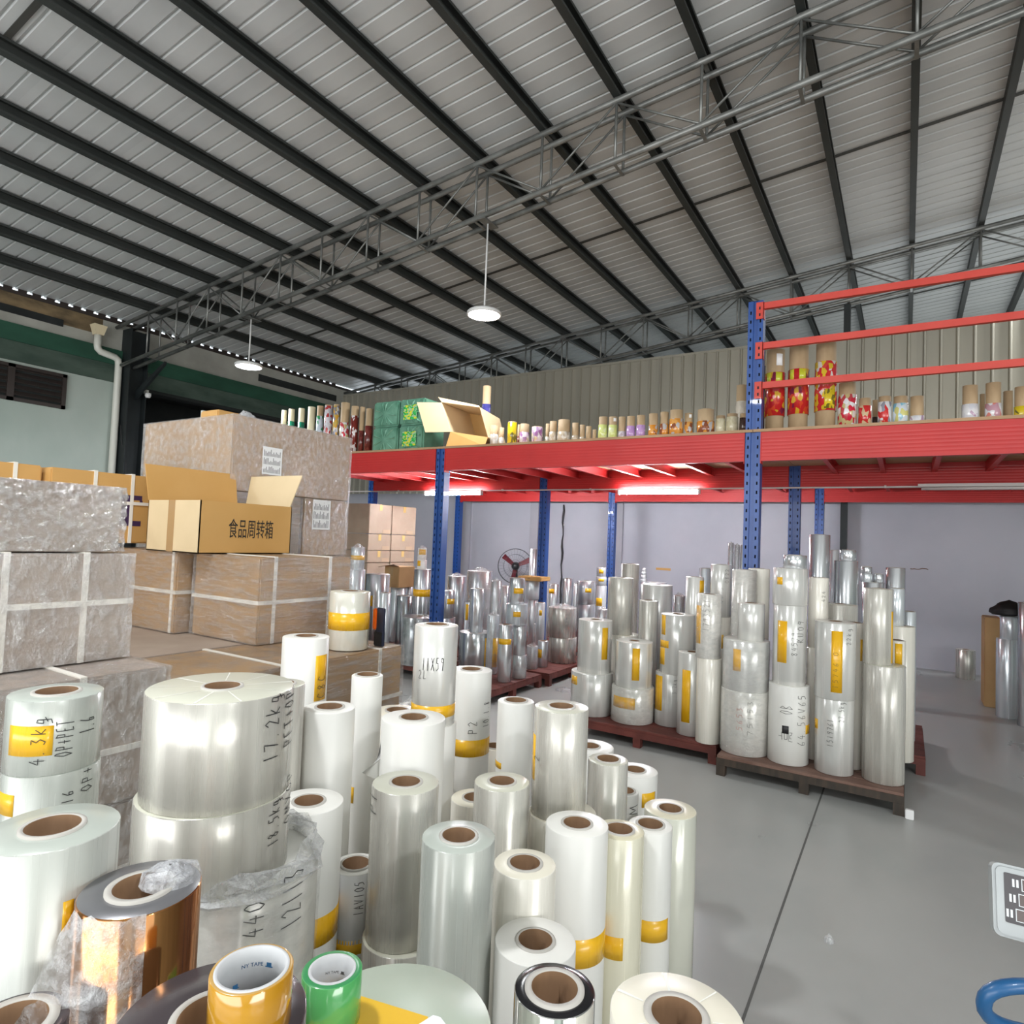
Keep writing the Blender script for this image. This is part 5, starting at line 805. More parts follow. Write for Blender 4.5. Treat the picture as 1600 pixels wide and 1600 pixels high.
# ------------------------------------------------------------------ pallets
def pallet(x0, x1, y0, y1, z, label, mt, mtop, along='x'):
    t = tag(empty('pallet', (x0, y0, 0)), label, 'pallet', 'pallets under the film rolls')
    w, d = x1 - x0, y1 - y0; n = 6
    for i in range(n): boxobj('top_board', (.004, w - .004, d * i / n + .004, d * (i + 1) / n - .004, z - .018, z), M[mtop], t)
    for xx in (0, w - .06): boxobj('side_rail', (xx, xx + .06, .061, d - .061, z - .065, z - .0185), M[mt], t)
    for yy in (0, d - .06): boxobj('end_rail', (0, w, yy, yy + .06, z - .065, z - .0185), M[mt], t)
    for xx in (0, w / 2 - .03, w - .06):
        for yy in (0, d / 2 - .03, d - .06): boxobj('leg', (xx, xx + .06, yy, yy + .06, 0, z - .0655), M[mt], t)
    return t
pallet(-1.12, .01, 4.66, 5.42, .138, 'black framed pallet under the front right stacks of rolls', 'pallet_dark', 'pallet_top')
pallet(-.98, .14, 5.60, 6.6, .138, 'red brown pallet behind the black framed one', 'pallet_red', 'pallet_red')
pallet(-2.40, -1.17, 4.86, 6.06, .138, 'red brown pallet with sticker covered rolls, beside the black framed one', 'pallet_red', 'pallet_red')
pallet(-2.40, -1.2, 6.12, 7.2, .138, 'red brown pallet hidden behind the sticker covered rolls', 'pallet_red', 'pallet_red')
pallet(-4.22, -3.37, 5.05, 6.17, .138, 'red brown pallet at the front of the silver rolls', 'pallet_red', 'pallet_red')
pallet(-4.62, -3.31, 6.24, 7.46, .138, 'red brown pallet under the big warm grey pair of rolls', 'pallet_red', 'pallet_red')
pallet(-4.7, -3.31, 8.05, 9.15, .138, 'red brown pallet by the wall cable', 'pallet_red', 'pallet_red')
pallet(-6.12, -4.46, 5.58, 6.22, .138, 'red brown pallet next to the large cartons', 'pallet_red', 'pallet_red')
pallet(-6.12, -4.66, 6.25, 6.98, .138, 'red brown pallet in front of the stacked plain cartons', 'pallet_red', 'pallet_red')
pallet(-5.3, -4.72, 7.3, 8.9, .138, 'red brown pallet near the fan', 'pallet_red', 'pallet_red')
pallet(-3.25, -2.5, 7.1, 9.0, .138, 'red brown pallet far behind the sticker covered rolls', 'pallet_red', 'pallet_red')

# ------------------------------------------------------------------ cartons, left
def carton(x0, x1, y0, y1, z0, z1, label, mat='carton_pale', wrap=None, sy=(), sh=(), group='cartons on the left', sx=(), seed=1, tape=False, amp=.004, name='carton'):
    """closed carton with its straps (sy: positions along y on the +x face, sx: along x on the -y face, sh: heights) and stretch film"""
    cx, cy = (x0 + x1) / 2, (y0 + y1) / 2; w, d, h = x1 - x0, y1 - y0, z1 - z0
    rd = random.Random(seed); mb = MB().box(-w / 2, w / 2, -d / 2, d / 2, .001, h - .001)
    o = mb.build(name, M[mat], None, (cx, cy, z0), bevel=.008); tag(o, label, 'carton', group)
    e = .006; t = .0045
    for k, p in enumerate(list(sy)):
        q = p - cy; s_ = MB()
        s_.prism([(-w / 2 - e, -.0005 + .002), (w / 2 + e, .002), (w / 2 + e, h + e), (-w / 2 - e, h + e)], q - .009, q + .009, 'y')
        s_ = MB()
        for b_ in ((w / 2, w / 2 + t, q - .009, q + .009, .002, h + t), (-w / 2 - t, -w / 2, q - .009, q + .009, .002, h + t), (-w / 2, w / 2, q - .009, q + .009, h - .0005, h + t)): s_.box(*b_)
        s_.build('strap', M['strap'], o)
    for p in sx:
        q = p - cx; s_ = MB()
        for b_ in ((q - .009, q + .009, -d / 2 - t, -d / 2, .002, h + t), (q - .009, q + .009, d / 2, d / 2 + t, .002, h + t), (q - .009, q + .009, -d / 2, d / 2, h - .0005, h + t)): s_.box(*b_)
        s_.build('strap', M['strap'], o)
    for p in sh:
        q = p - z0; s_ = MB(); t2 = t + .002
        for b_ in ((w / 2, w / 2 + t2, -d / 2 - t2, d / 2 + t2, q - .009, q + .009), (-w / 2 - t2, -w / 2, -d / 2 - t2, d / 2 + t2, q - .009, q + .009), (-w / 2, w / 2, -d / 2 - t2, -d / 2, q - .009, q + .009), (-w / 2, w / 2, d / 2, d / 2 + t2, q - .009, q + .009)): s_.box(*b_)
        s_.build('strap', M['strap'], o)
    if tape: boxobj('seam_tape', (-.03, .03, -d / 2 - .0015, -d / 2 + .001, h * .55, h + .0015), M['browntape'], o)
    if wrap:
        n1, n2, vs, fs = 26, 14, [], []; E_ = .0065
        ring = []
        for sgn in range(4):
            for i in range(n1):
                tt = i / n1
                ring.append([(w / 2 + E_, -d / 2 - E_ + (d + 2 * E_) * tt), (w / 2 + E_ - (w + 2 * E_) * tt, d / 2 + E_), (-w / 2 - E_, d / 2 + E_ - (d + 2 * E_) * tt), (-w / 2 - E_ + (w + 2 * E_) * tt, -d / 2 - E_)][sgn])
        R_ = len(ring)
        for j in range(n2 + 1):
            for px, py in ring:
                k = 1 + rd.uniform(0, amp) / max(w, d) * 2; vs.append((px * k, py * k, .003 + (h - .002) * j / n2))
        fs = [(j * R_ + i, j * R_ + (i + 1) % R_, (j + 1) * R_ + (i + 1) % R_, (j + 1) * R_ + i) for j in range(n2) for i in range(R_)]
        c_ = len(vs); vs.append((0, 0, h + .0016)); fs += [(n2 * R_ + i, n2 * R_ + (i + 1) % R_, c_) for i in range(R_)]
        MB().add(vs, fs).build('stretch_wrap', M[wrap], o)
    return o
def sheet_label(o, x, y, z, w, h, seed=0):
    """printed white paper on a +x face; x is the face, text as thin grey bars"""
    rd = random.Random(seed); lx = x - o.location.x + .009; ly = y - o.location.y; lz = z - o.location.z
    p = boxobj('paper_label', (lx, lx + .0012, ly - w / 2, ly + w / 2, lz - h / 2, lz + h / 2), M['paper'], o); mb = MB()
    for i in range(13):
        for j in range(3):
            a = ly - w * .44 + w * .88 * i / 13; l = rd.uniform(.1, .26) * h; b0 = lz - h * .44 + h * .3 * j
            mb.add([(lx + .0016, a, b0), (lx + .0016, a + w * .03, b0), (lx + .0016, a + w * .03, b0 + l), (lx + .0016, a, b0 + l)], [(0, 1, 2, 3)])
    mb.build('printed_lines', M['greyink'], p)
G1 = 'shrink wrapped cartons at the left'
carton(-2.76, -2.31, .40, 1.155, 1.502, 1.725, 'topmost wrapped carton of the nearest left stack, crinkled film all over', 'carton_pale', 'boxwrap3', seed=3, amp=.009, group=G1)
carton(-2.76, -2.29, .42, 1.19, 1.140, 1.498, 'second wrapped carton of the nearest left stack, with crossing white straps', 'carton_pale', 'boxwrap', (.825, 1.045), (1.335,), seed=4, amp=.004, group=G1)
carton(-2.70, -2.075, .40, 1.215, .735, 1.136, 'third wrapped carton of the nearest left stack, behind the roll with the 4.3kg sticker', 'carton_pale', 'boxwrap', (.96,), (.90,), seed=5, group=G1)
carton(-2.70, -2.085, .40, 1.20, .33, .731, 'fourth wrapped carton of the nearest left stack, seen low between the clear rolls', 'carton_pale', 'boxwrap', (.96,), (.52,), seed=6, group=G1)
carton(-2.70, -2.085, .40, 1.20, 0.0, .328, 'lowest carton of the nearest left stack, on the floor', 'carton_pale', None, seed=6, group=G1)
carton(-2.72, -2.165, 1.30, 2.48, .62, 1.04, 'long wrapped carton with cord, the one the orange banded roll stands on', 'carton_brown', 'boxwrap2', (1.76, 2.32), (.80,), seed=7, group=G1)
carton(-2.72, -2.18, 1.30, 2.48, .0, .618, 'floor level carton below the one with the orange banded roll', 'carton_brown', None, seed=7, group=G1)
carton(-3.80, -2.73, 1.30, 2.56, .0, 1.04, 'broad low block of cartons behind the long wrapped one', 'carton_pale', None, seed=8, group=G1)
carton(-3.17, -2.637, 1.97, 2.56, 1.042, 1.464, 'wrapped carton with white straps below the open carton, right one', 'carton_brown', 'boxwrap2', (2.057, 2.406), (1.245,), seed=9, group=G1)
carton(-3.97, -3.215, 1.90, 2.37, 1.042, 1.464, 'wrapped carton with white straps below the open carton, left one', 'carton_brown', 'boxwrap2', (), (1.255,), sx=(-3.25,), seed=10, group=G1)
carton(-4.6, -3.56, 2.58, 3.40, 1.042, 1.43, 'carton hidden under the tall wrapped pair', 'carton_pale', None, seed=11, group=G1)
carton(-4.6, -3.56, 2.58, 3.40, 0, 1.04, 'floor level carton hidden under the tall wrapped pair', 'carton_pale', None, seed=11, group=G1)
carton(-4.5, -3.82, .62, 1.88, 1.042, 1.486, 'plain carton under the one with a purple letter', 'carton_brown', None, seed=11, group=G1)
carton(-4.5, -3.82, .62, 1.88, 0, 1.04, 'floor level carton below the one with a purple letter', 'carton_brown', None, seed=11, group=G1)
carton(-3.80, -2.78, .62, 1.28, .0, 1.04, 'floor level carton behind the nearest left stack', 'carton_brown', None, seed=11, group=G1)
n1 = carton(-4.42, -3.8, 1.535, 2.06, 1.49, 1.885, 'brown carton with a purple letter T and white straps', 'carton_ochre', None, (1.751, 1.950), (1.72,), seed=12, group=G1)
n2 = carton(-4.45, -3.86, .76, 1.52, 1.49, 1.89, 'brown carton with curling straps on its lid, left of the purple letter', 'carton_ochre', None, (1.05, 1.40), (), seed=13, group=G1)
# a slab serif T cut by the neighbour, in purple print
mb = MB(); fx = .31 + .0012
for a, b_, c, d in ((1.83, 2.008, .250, .277), (1.995, 2.012, .222, .250), (1.828, 1.845, .222, .250), (1.895, 1.955, .128, .250), (1.86, 2.008, .100, .130)): mb.add([(fx, a - 1.7975, c), (fx, b_ - 1.7975, c), (fx, b_ - 1.7975, d), (fx, a - 1.7975, d)], [(0, 1, 2, 3)])
mb.build('printed_letter', M['purple'], n1)
b1 = carton(-4.56, -3.55, 2.40, 3.38, 1.835, 2.31, 'large shrink wrapped carton block topmost in the left pile', 'carton_brown', 'boxwrap', (), (), seed=14, amp=.003, group=G1)
b2 = carton(-4.56, -3.555, 2.40, 2.955, 1.432, 1.832, 'wrapped carton behind the open carton, lower layer of the tall block', 'carton_pale', 'boxwrap2', seed=15, group=G1)
b3 = carton(-4.56, -3.555, 2.985, 3.38, 1.432, 1.832, 'wrapped carton with a white label, lower right of the tall block', 'carton_brown', 'boxwrap', seed=16, group=G1)
sheet_label(b1, -3.55, 2.69, 2.05, .15, .18, 1); sheet_label(b3, -3.555, 3.13, 1.72, .16, .21, 2)
s1 = carton(-4.15, -3.95, 2.55, 2.75, 2.325, 2.40, 'small brown scrap box on top of the tall wrapped block', 'carton_ochre', None, group='scraps on the tall wrapped block')
boxobj('paper_flap', (-.13, -.105, -.08, .08, .0, .085), plain('greenish_paper', (.45, .50, .48), .6), s1)
crumple(None, .10, 0, .05, 'plastic_sheet', 9, 'bag').location = (-3.75, 2.62, 2.332)
tag(bpy.data.objects['plastic_sheet'], 'crumpled clear plastic on top of the tall wrapped block', 'plastic sheet')
# open carton with lettering, flaps up
bx = tag(empty('open_carton', (-3.26, 2.166, 1.466)), 'open carton with black Chinese lettering and raised flaps, on the strapped cartons', 'carton')
w, d, h, t = .48, .56, .27, .005
boxobj('bottom_panel', (-w / 2, w / 2, -d / 2, d / 2, 0, t), M['carton_inside'], bx)
fp_ = boxobj('front_panel', (w / 2 - t, w / 2, -d / 2, d / 2, 0, h), M['carton_ochre'], bx)
boxobj('rear_panel', (-w / 2, -w / 2 + t, -d / 2, d / 2, 0, h), M['carton_inside'], bx)
ep = boxobj('end_panel', (-w / 2, w / 2, -d / 2, -d / 2 + t, 0, h), M['carton_end'], bx)
boxobj('end_panel', (-w / 2, w / 2, d / 2 - t, d / 2, 0, h), M['carton_inside'], bx)
boxobj('end_tape', (-.045, .015, -d / 2 - .0012, -d / 2 + .0005, 0, h), M['browntape'], ep)
MB().add([(-w / 2, -d / 2, h), (-w / 2, d / 2 - .02, h), (-w / 2 - .05, d / 2 - .01, h + .20), (-w / 2 - .05, -d / 2 - .005, h + .20), (-w / 2 - .005, -d / 2, h), (-w / 2 - .005, d / 2 - .02, h), (-w / 2 - .055, d / 2 - .01, h + .20), (-w / 2 - .055, -d / 2 - .005, h + .20)],
         [(0, 1, 2, 3), (7, 6, 5, 4), (0, 4, 5, 1), (1, 5, 6, 2), (2, 6, 7, 3), (3, 7, 4, 0)]).build('flap', M['carton_ochre'], bx)
MB().add([(w / 2 - .02, d / 2, h), (-w / 2 + .05, d / 2, h), (-w / 2 + .02, d / 2 + .05, h + .19), (w / 2, d / 2 + .06, h + .19), (w / 2 - .02, d / 2 + .005, h), (-w / 2 + .05, d / 2 + .005, h), (-w / 2 + .02, d / 2 + .055, h + .19), (w / 2, d / 2 + .065, h + .19)],
         [(0, 3, 2, 1), (4, 5, 6, 7), (0, 1, 5, 4), (1, 2, 6, 5), (2, 3, 7, 6), (3, 0, 4, 7)]).build('flap', M['carton_end'], bx)
me = text_mesh('\u98df\u54c1\u5468\u8f6c\u7bb1', .062); me.materials.append(M['blackprint'])
tx = put('printed_lettering', me, fp_, (w / 2 + .0012, .02, .125)); tx.rotation_euler = (PI / 2, 0, PI / 2); tx.scale = (.9, 1.75, 1)
# tape gun beside the banded roll
tg = tag(empty('tape_dispenser', (-2.245, 2.37, 1.042)), 'hand tape dispenser, orange and navy, behind the orange banded roll', 'tape dispenser')
boxobj('side_plate', (-.005, .05, 0, .012, .0, .19), M['gunnavy'], tg, .004); boxobj('handle', (-.015, .045, -.004, .02, 0, .075), M['gunblack'], tg, .005); boxobj('trigger_guard', (-.025, .0, -.008, .016, .08, .185), M['gunorange'], tg, .006)

# plain cartons under the deck
random.seed(21)
for ci, (y0_, y1_, nm) in enumerate(((7.0, 7.497, 'nearer'), (7.503, 8.08, 'farther'))):
    zs = (0, .42, .80, 1.16, 1.345, 1.60, 2.06)
    for k in range(len(zs) - 1):
        o = carton(-7.42, -6.886, y0_, y1_, zs[k] + .001, zs[k + 1] - .002, '%s column of plain cartons under the deck, %s carton from the floor' % (nm, ('first', 'second', 'third', 'fourth', 'fifth', 'sixth')[k]), 'carton_dim', None, group='plain cartons under the deck')
        if k > 2:
            hh = zs[k + 1] - zs[k]; boxobj('seam_tape', (.2655, .2685, -.03, .03, hh - .10, hh - .005), plain('yellowed_tape', (.50, .34, .12), .35), o)
            boxobj('tape_patch', (.2655, .2682, .06, .22, .01, .07), plain('glossy_tape_patch', (.40, .29, .20), .2), o)
o = carton(-6.06, -5.80, 6.50, 6.84, .885, 1.17, 'small open carton with a torn flap, on the pale silver roll', 'carton_brown', None, group='plain cartons under the deck', tape=True)
MB().add([(-.13, -.17, .284), (.13, -.17, .284), (.14, -.28, .315), (-.16, -.26, .265), (-.13, -.17, .289), (.13, -.17, .289), (.14, -.28, .32), (-.16, -.26, .27)], [(0, 3, 2, 1), (4, 5, 6, 7), (0, 1, 5, 4), (1, 2, 6, 5), (2, 3, 7, 6), (3, 0, 4, 7)]).build('flap', M['carton_dark'], o)
ld = tag(boxobj('cardboard_lid', (-4.37, -4.02, 7.24, 7.50, 1.066, 1.12), M['carton_ochre'], None, .006), 'flat brown cardboard lid on the pale silver roll, right of the fan', 'lid')
boxobj('lid_tape', (-.02, .02, -.0, .001, 0, .01), M['browntape'], ld).location = (-4.2, 7.239, 1.09)
cr = crumple(None, .22, 0, .34, 'plastic_heap', 31, 'crystal', 22); cr.location = (-3.46, 4.62, 0); tag(cr, 'heap of crumpled clear plastic on the floor beside the long wrapped carton', 'plastic heap')

# ------------------------------------------------------------------ on the deck: green packs and the tipped open carton
DZ = ZD + .002
for i, (x0, x1) in enumerate(((-5.585, -5.175), (-5.160, -4.775))):
    for j in range(2):
        z0 = DZ + .316 * j; hw = (x1 - x0) / 2; hh = .312
        o = tag(MB().box(-hw, hw, -.2, .2, 0, hh).build('wrapped_pack', M['greenwrap'], None, ((x0 + x1) / 2, 5.86, z0), bevel=.02), 'green plastic wrapped pack, %s %s of the block of four on the deck' % (('lower', 'upper')[j], ('left', 'right')[i]), 'pack', 'green wrapped packs on the deck')
        rd = random.Random(i * 2 + j); mb = MB()
        for k in range(9):      # pleats gathered toward the middle of the front
            a = k * 2 * PI / 9 + rd.uniform(-.2, .2); ca, sa = math.cos(a), math.sin(a); l = .9 / max(abs(ca) / hw, abs(sa) / (hh / 2)); w_ = .018
            mb.add([(.03 * ca, -.212, hh / 2 + .03 * sa), (l * ca - w_ * sa, -.199, hh / 2 + l * sa + w_ * ca), (l * ca + w_ * sa, -.199, hh / 2 + l * sa - w_ * ca), (l * .8 * ca, -.2155, hh / 2 + l * .8 * sa)], [(0, 2, 3), (0, 3, 1)])
        mb.build('pleats', M['greenwrap'], o)
        if i: boxobj('picture_label', (-.11, .10, -.2185, -.2165, .06, .235), M['greenlabel'], o)
tc = tag(empty('open_carton', (-4.12, 6.0, DZ + .20)), 'tipped open tan carton on the deck beside the green packs', 'carton')
A_ = {'a': (-.40, -.34, .345), 'b': (.13, -.34, .245), 'c': (.255, -.34, -.09), 'd': (-.255, -.34, .0)}
dd = Vector((-.05, .50, -.03)); Bk = {k: Vector(v) + dd * 1 for k, v in A_.items()}; Bk = {k: Vector((v.x * .82, v.y, v.z)) for k, v in Bk.items()}
def panel(name, pts, mat, parent, t=.006):
    P_ = [Vector(p) for p in pts]; n_ = (P_[1] - P_[0]).cross(P_[2] - P_[0]).normalized() * t; Q = [p + n_ for p in P_]; k = len(P_)
    fs = [tuple(range(k)), tuple(range(2 * k - 1, k - 1, -1))] + [(i, i + k, (i + 1) % k + k, (i + 1) % k) for i in range(k)]
    return MB().add(P_ + Q, fs).build(name, M[mat], parent)
a, b_, c, d = (Vector(A_[k]) for k in 'abcd')
panel('top_panel', (a, b_, Bk['b'], Bk['a']), 'carton_tan', tc); panel('side_panel', (b_, c, Bk['c'], Bk['b']), 'carton_tan', tc)
panel('bottom_panel', (c, d, Bk['d'], Bk['c']), 'carton_tan', tc); panel('side_panel', (d, a, Bk['a'], Bk['d']), 'carton_tan', tc); panel('back_panel', (Bk['a'], Bk['b'], Bk['c'], Bk['d']), 'carton_inside', tc)
panel('flap', (a, d, d + Vector((-.27, -.12, -.01)), a + Vector((-.27, -.12, .0))), 'carton_tan', tc)
panel('flap', (a, b_, b_ + Vector((-.1, .12, .05)), a + Vector((-.14, .10, .09))), 'carton_tan', tc)
panel('flap', (c, d, d + Vector((-.02, -.05, -.185)), c + Vector((.0, -.05, -.105))), 'carton_ochre', tc)
sg = crumple(None, .05, 0, .2, 'plastic_scrap', 12, 'bag'); sg.data.materials[0] = M['brightgreen']; sg.location = (-6.93, 5.56, DZ + .32)
sg.location = (-7.03, 5.60, DZ + .012); tag(sg, 'bright green plastic scrap between the green rolls on the deck', 'plastic scrap')

# ------------------------------------------------------------------ lamps
def pendant(x, y, z, ztop, label, power):
    t = tag(empty('pendant_lamp', (x, y, z)), label, 'lamp', 'round lamps hung from the near truss')
    MB().tube([(0, 0, .06), (0, 0, ztop - z)], .010, 8).build('rod', M['lampwhite'], t)
    if abs(y - 5.5) < .01: boxobj('hanger', (-.05, .05, -.13, .13, ztop - z - .002, ztop - z + .0115), M['truss'], t)
    MB().lathe([(.0, .075), (.05, .07), (.07, .05), (.17, .045), (.185, .03), (.185, .0), (.175, .0), (.0, .004)], 40).build('housing', M['lampwhite'], t)
    MB().lathe([(0, -.012), (.12, -.010), (.165, -.002), (.172, .001)], 40).build('diffuser', M['lamp_on'], t)
    l = bpy.data.lights.new('pendant_light', 'AREA'); l.shape = 'DISK'; l.size = .34; l.energy = power; l.color = (.96, .98, 1)
    o = bpy.data.objects.new('pendant_light', l); COL.objects.link(o); o.location = (x, y, z - .02)
pendant(-3.87, 5.5, 3.985, 4.99, 'round white pendant lamp, lit, on the longer rod at the middle of the truss', 42)
pendant(-7.87, 5.5, 3.87, 4.55, 'round white pendant lamp, lit, on the shorter rod near the left wall', 60)
for x_, n_ in ((-6.2, 'left'), (-2.0, 'middle'), (2.2, 'right')): pendant(x_, .3, 3.98, roof_z(x_) - .15, 'unseen fill pendant lamp added behind the photographer, %s one of three' % n_, 55)  # lamps added out of view as extra fill light
pendant(1.95, 10.3, 5.35, 5.6, 'round white pendant lamp under the far truss, past the right picture edge', 90)
for i, (x0, x1, lab) in enumerate(((-6.42, -5.335, 'lit tube lamp under the deck, behind the left blue post'), (-3.187, -2.128, 'lit tube lamp under the deck, in the open bay'))):
    t = tag(empty('tube_lamp', (x0, 7.72, 2.262)), lab, 'lamp', 'tube lamps under the deck')
    MB().tube([(.02, 0, 0), (x1 - x0 - .02, 0, 0)], .022, 12).build('tube', M['tube_on'], t)
    for xx in (0, x1 - x0 - .02): boxobj('end_cap', (xx, xx + .02, -.026, .026, -.026, .026), M['lampwhite'], t)
    boxobj('batten', (0, x1 - x0, -.018, .018, .023, .052), M['lampwhite'], t)
t = tag(empty('tube_lamp', (.10, 7.72, 2.30)), 'unlit twin tube fixture under the deck at the right', 'lamp')
boxobj('batten', (0, 1.24, -.05, .05, .0, .03), M['tube_off'], t)
for s in (-.03, .03): MB().tube([(.03, s, -.016), (1.21, s, -.016)], .014, 10).build('tube', M['tube_off'], t)
cd_ = tag(MB().tube([(-8.5, 7.74, 2.306), (2, 7.74, 2.306)], .010, 6).build('cable_conduit', M['tube_off']), 'thin pale conduit running below the middle red beam', 'conduit')
for x in (-7, -5, -3.6, -1.5, -.2, 1.2): boxobj('clip', (x, x + .02, 7.725, 7.755, 2.296, 2.322), M['tube_off'], cd_)

# ------------------------------------------------------------------ fan, pipes, camera, cables
fn = tag(empty('standing_fan', (-6.22, 10.2, 0)), 'large standing fan with red blades and wire guard before the rear wall', 'fan')
MB().tube([(0, .05, .03), (0, .05, 1.05)], .022, 10).build('pole', M['fan_black'], fn); MB().lathe([(0, .04), (.22, .03), (.23, 0), (0, 0)], 32, cy=.05).build('base', M['fan_black'], fn)
hub = empty('fan_head', (0, 0, 1.10)); hub.parent = fn; hub.rotation_euler = (0, 0, .50)
def ring(r, y, rad): return [(r * math.cos(2 * PI * i / 48), y, r * math.sin(2 * PI * i / 48)) for i in range(48)], rad
gd = MB()
for r_, y_, rad in ((.325, -.03, .009), (.325, .04, .007), (.22, -.075, .003), (.12, -.085, .003), (.22, .07, .003)): gd.tube(ring(r_, y_, 0)[0], rad, 6, closed=True)
for k in range(30):
    a = 2 * PI * k / 30; ca, sa = math.cos(a), math.sin(a); gd.tube([(.06 * ca, -.09, .06 * sa), (.22 * ca, -.076, .22 * sa), (.325 * ca, -.03, .325 * sa)], .0016, 4)
gd.build('wire_guard', M['fan_grey'], hub)
for a in (.52, 2.55, 4.65):
    ca, sa = math.cos(a), math.sin(a); pts = [(.05, -.035), (.29, -.075), (.30, .03), (.05, .03)]
    MB().add([(x * ca - z * sa, .012 + (.03 if z > 0 else -.02) * x * 3, x * sa + z * ca) for x, z in pts] + [(x * ca - z * sa, .017 + (.03 if z > 0 else -.02) * x * 3, x * sa + z * ca) for x, z in pts], [(0, 1, 2, 3), (7, 6, 5, 4), (0, 4, 5, 1), (1, 5, 6, 2), (2, 6, 7, 3), (3, 7, 4, 0)]).build('blade', M['fan_red'], hub)
mm = MB().lathe([(0, -.09), (.05, -.085), (.065, -.05), (.08, .05), (.075, .16), (0, .17)], 20).build('motor', M['fan_black'], hub); mm.rotation_euler = (-PI / 2, 0, 0)
dp = tag(empty('downpipe', (XL, 5.1, 0)), 'white downpipe with a hopper and an offset bend on the left wall', 'pipe')
MB().tube([(.10, 0, 4.70), (.10, 0, 4.50), (.10, .01, 4.46), (.10, .05, 4.42), (.10, .28, 4.385), (.10, .33, 4.35), (.10, .345, 4.28), (.10, .345, .0)], .055, 14).build('pipe', M['pvc'], dp)
MB().add([(.02, -.10, 4.84), (.18, -.10, 4.84), (.18, .10, 4.84), (.02, .10, 4.84), (.04, -.06, 4.68), (.16, -.06, 4.68), (.16, .06, 4.68), (.04, .06, 4.68)], [(3, 2, 1, 0), (4, 5, 6, 7), (0, 1, 5, 4), (1, 2, 6, 5), (2, 3, 7, 6), (3, 0, 4, 7)]).build('hopper', M['pvc_yellow'], dp)
cc = tag(empty('security_camera', (XL + .40, 5.80, 3.80)), 'small white security camera on the black steel column', 'camera')
boxobj('mount', (-.10, -.02, -.02, .02, .04, .10), M['pvc'], cc); MB().lathe([(0, -.045), (.035, -.035), (.05, 0), (.05, .04), (0, .05)], 20).build('body', M['lampwhite'], cc); MB().lathe([(0, -.05), (.02, -.045), (.025, -.035)], 14).build('lens', M['cable'], cc)
wc = tag(MB().tube([(-5.575 + .012 * math.sin(i * 1.7), 10.83, 2.3 - i * .115) for i in range(20)], [.016 + .006 * math.sin(i) for i in range(20)], 6).build('wall_cable', M['cable']), 'dark taped cable hanging down the rear wall', 'cable')
boxobj('cable_clip', (-5.60, -5.55, 10.835, 10.85, 1.9, 1.93), M['lampwhite'], wc)
ts = tag(boxobj('wall_tape', (-3.72, -3.46, 10.840, 10.8495, 1.165, 1.205), M['carton_ochre']), 'brown tape strip stuck on the rear wall above the flat silver discs', 'tape strip')
rope = tag(MB().tube([(XL + .215, 5.485, 3.25), (XL + .23, 5.50, 3.0), (XL + .30, 5.56, 2.62), (XL + .33, 5.58, 2.3)], .006, 5).build('hanging_cord', M['cable']), 'thin dark cord looped off the white downpipe', 'cord')

# ------------------------------------------------------------------ far right corner
br = carton(.735, .885, 8.60, 8.95, 0, .96, 'tall upright brown cardboard piece at the right edge', 'carton_brown', None, group='cardboard at the right edge')
bb = MB(); rd = random.Random(8); n = 14; vs = []
for i in range(8):
    t = i / 7
    for k in range(n):
        a = 2 * PI * k / n; q = (.13 * (1 - t ** 3) + .004) * rd.uniform(.85, 1.12); vs.append((q * 1.15 * math.cos(a), q * math.sin(a), .15 * t + rd.uniform(-.006, .006)))
bb.add(vs, [(i * n + k, i * n + (k + 1) % n, (i + 1) * n + (k + 1) % n, (i + 1) * n + k) for i in range(7) for k in range(n)] + [tuple(range(n - 1, -1, -1)), tuple(7 * n + k for k in range(n))], 0, True)
tag(bb.build('black_bag', M['bagblack'], None, (.90, 8.2, 1.03)), 'black bag lying on the grey rolls at the right edge', 'bag')
scr = tag(boxobj('paper_scrap', (0, .045, 0, .03, 0, .055), M['paper'], None, .003), 'small white scrap on the floor at the right foot of the black pallet', 'scrap'); scr.location = (.015, 4.63, .001)
for i, (x, y, s, lab) in enumerate(((-1.02, 3.62, .05, 'torn clear tape scrap on the floor before the red pallet'), (-.25, 3.0, .02, 'tiny pale scrap on the open floor near the joint'), (-3.1, 6.2, .10, 'crumpled clear film on the floor beside the silver pile'))):
    q = crumple(None, s, 0, .02, 'plastic_scrap', 40 + i, 'bag', 9); q.location = (x, y, .011); tag(q, lab, 'plastic scrap')

# ------------------------------------------------------------------ things at the very front
yc = tag(empty('yellow_card', (-.60, .70, 0)), 'yellow card lying on the broad pale green roll', 'card')
_g = [q for q in ROLLS if q[1] == 'palegreen'][0]; gx, gy, gz = _g[2], _g[3], _g[4] + _g[6]
yc.location = (gx, gy, gz + .0006)
MB().prism([(-.125, -.03), (-.09, -.11), (.03, -.11), (.085, -.03), (.032, .039), (-.08, .013)], .004, .0055, 'z').build('card', M['yellowcard'], yc)
boxobj('card_fold', (-.06, -.02, -.052, -.040, .0056, .0066), plain('red_card_print', (.66, .05, .03), .4), yc)
vs = []
for i in range(9):
    t = i / 8; bx_, by_ = .035 + .075 * t, -.035 + .050 * t; q = 1 - abs(t - .42) * 1.6
    vs += [(bx_ + .01, by_ - .07, .007), (bx_, by_ + .028 * q, .010 + .030 * q)]
vs += [(x, y, z - .0008) for x, y, z in vs]
fs = [(2 * i, 2 * i + 2, 2 * i + 3, 2 * i + 1) for i in range(8)] + [(18 + 2 * i, 18 + 2 * i + 1, 18 + 2 * i + 3, 18 + 2 * i + 2) for i in range(8)]
wp = tag(MB().add(vs, fs, 0, True).build('paper_sheet', M['sheet'], None, (gx, gy, gz + .001)), 'curled white paper sheet on the yellow card', 'paper')
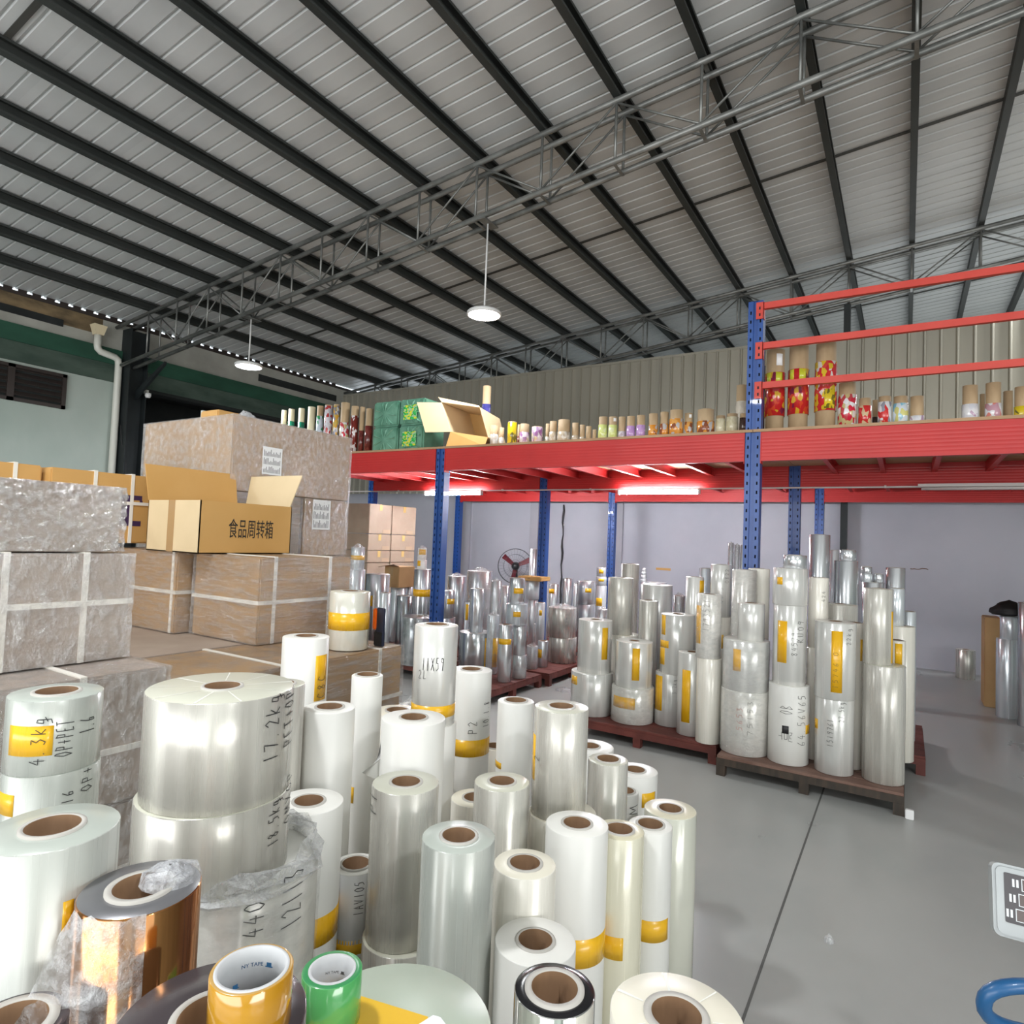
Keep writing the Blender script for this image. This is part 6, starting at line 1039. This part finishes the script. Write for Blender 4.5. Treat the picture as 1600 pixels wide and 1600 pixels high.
# scale indicator on its column
SU = Vector((1, .1, -.03)).normalized(); SV = Vector((.01, -.35, -1)).normalized(); SV = (SV - SU * SV.dot(SU)).normalized(); SN = SU.cross(SV).normalized()
if SN.dot(Vector((0, -1, .3))) < 0: SN = -SN
sc = tag(empty('platform_scale', (.42, 2.02, 0)), 'grey electronic scale display on a column, at the right picture edge', 'scale')
so = Vector((.168, 1.788, .934)) - sc.location
def plate(name, u0, u1, v0, v1, n0, n1, mat, parent, rad=.0):
    pts = []
    for (cu, cv, a0) in ((u1 - rad, v1 - rad, 0), (u0 + rad, v1 - rad, 90), (u0 + rad, v0 + rad, 180), (u1 - rad, v0 + rad, 270)):
        for k in range(7 if rad else 1):
            a = math.radians(a0 + (90 * k / 6 if rad else 0)); pts.append((cu + rad * math.cos(a), cv + rad * math.sin(a)))
    P_ = [so + SU * p + SV * q + SN * n0 for p, q in pts] + [so + SU * p + SV * q + SN * n1 for p, q in pts]; k = len(pts)
    return MB().add(P_, [tuple(range(k)), tuple(range(2 * k - 1, k - 1, -1))] + [(i, (i + 1) % k, (i + 1) % k + k, i + k) for i in range(k)]).build(name, M[mat], parent)
plate('display_case', 0, .30, 0, .142, -.035, 0, 'scale_grey', sc, .014)
plate('case_rim', .006, .294, .006, .136, 0, .005, 'scale_grey', sc, .012)
pn = plate('display_panel', .020, .28, .016, .112, .005, .0065, 'scale_panel', sc, .003)
for k, v0 in enumerate((.022, .052, .082)):
    u0 = .050 - .006 * k; plate('display_window', u0, .27, v0, v0 + .024, .0066, .0074, 'scale_line', pn); plate('window_glass', u0 + .0015, .2685, v0 + .0015, v0 + .0225, .0074, .0080, 'scale_window', pn)
    for q in range(2): plate('printed_mark', u0 - .016 + q * .007, u0 - .012 + q * .007, v0 + .004, v0 + .019, .0066, .0072, 'scale_line', pn)
MB().tube([(-.10, .10, .01), (-.10, .10, .80)], .022, 12).build('column', M['scale_grey'], sc); boxobj('platform', (-.06, .46, .06, .56, .05, .09), M['scale_grey'], sc, .004)
for xx in (-.05, .42):
    for yy in (.08, .50): MB().tube([(xx + .015, yy + .015, 0), (xx + .015, yy + .015, .05)], .012, 8).build('foot', M['gunblack'], sc)
# looped blue handle
hd = tag(empty('trolley_handle', (.30, 1.60, 0)), 'blue looped tubular trolley handle at the bottom right edge', 'trolley')
lp = []
for i in range(28):
    a = 2 * PI * i / 28; cx_ = math.cos(a); sx_ = math.sin(a); u_ = .125 * (abs(cx_) ** .75) * (1 if cx_ > 0 else -1); v_ = .052 * (abs(sx_) ** .85) * (1 if sx_ > 0 else -1)
    v_ -= (u_ + .125) * .10
    lp.append((u_ * .85 - .065, u_ * .53 - .06 - v_ * .35, .795 + v_))
MB().tube(lp, .0125, 12, closed=True).build('loop', M['blue_tube'], hd)
MB().tube([(.05, .02, .78), (.10, .10, .45), (.14, .16, .12)], .016, 10).build('shaft', M['blue_tube'], hd)
boxobj('trolley_base', (.05, .30, .06, .38, .03, .14), M['blue_tube'], hd, .01)
for s in (.07, .26): MB().lathe([(0, -.02), (.05, -.02), (.05, .02), (0, .02)], 18).build('wheel', M['gunblack'], hd, (s, .25, .05)).rotation_euler = (0, PI / 2, 0)
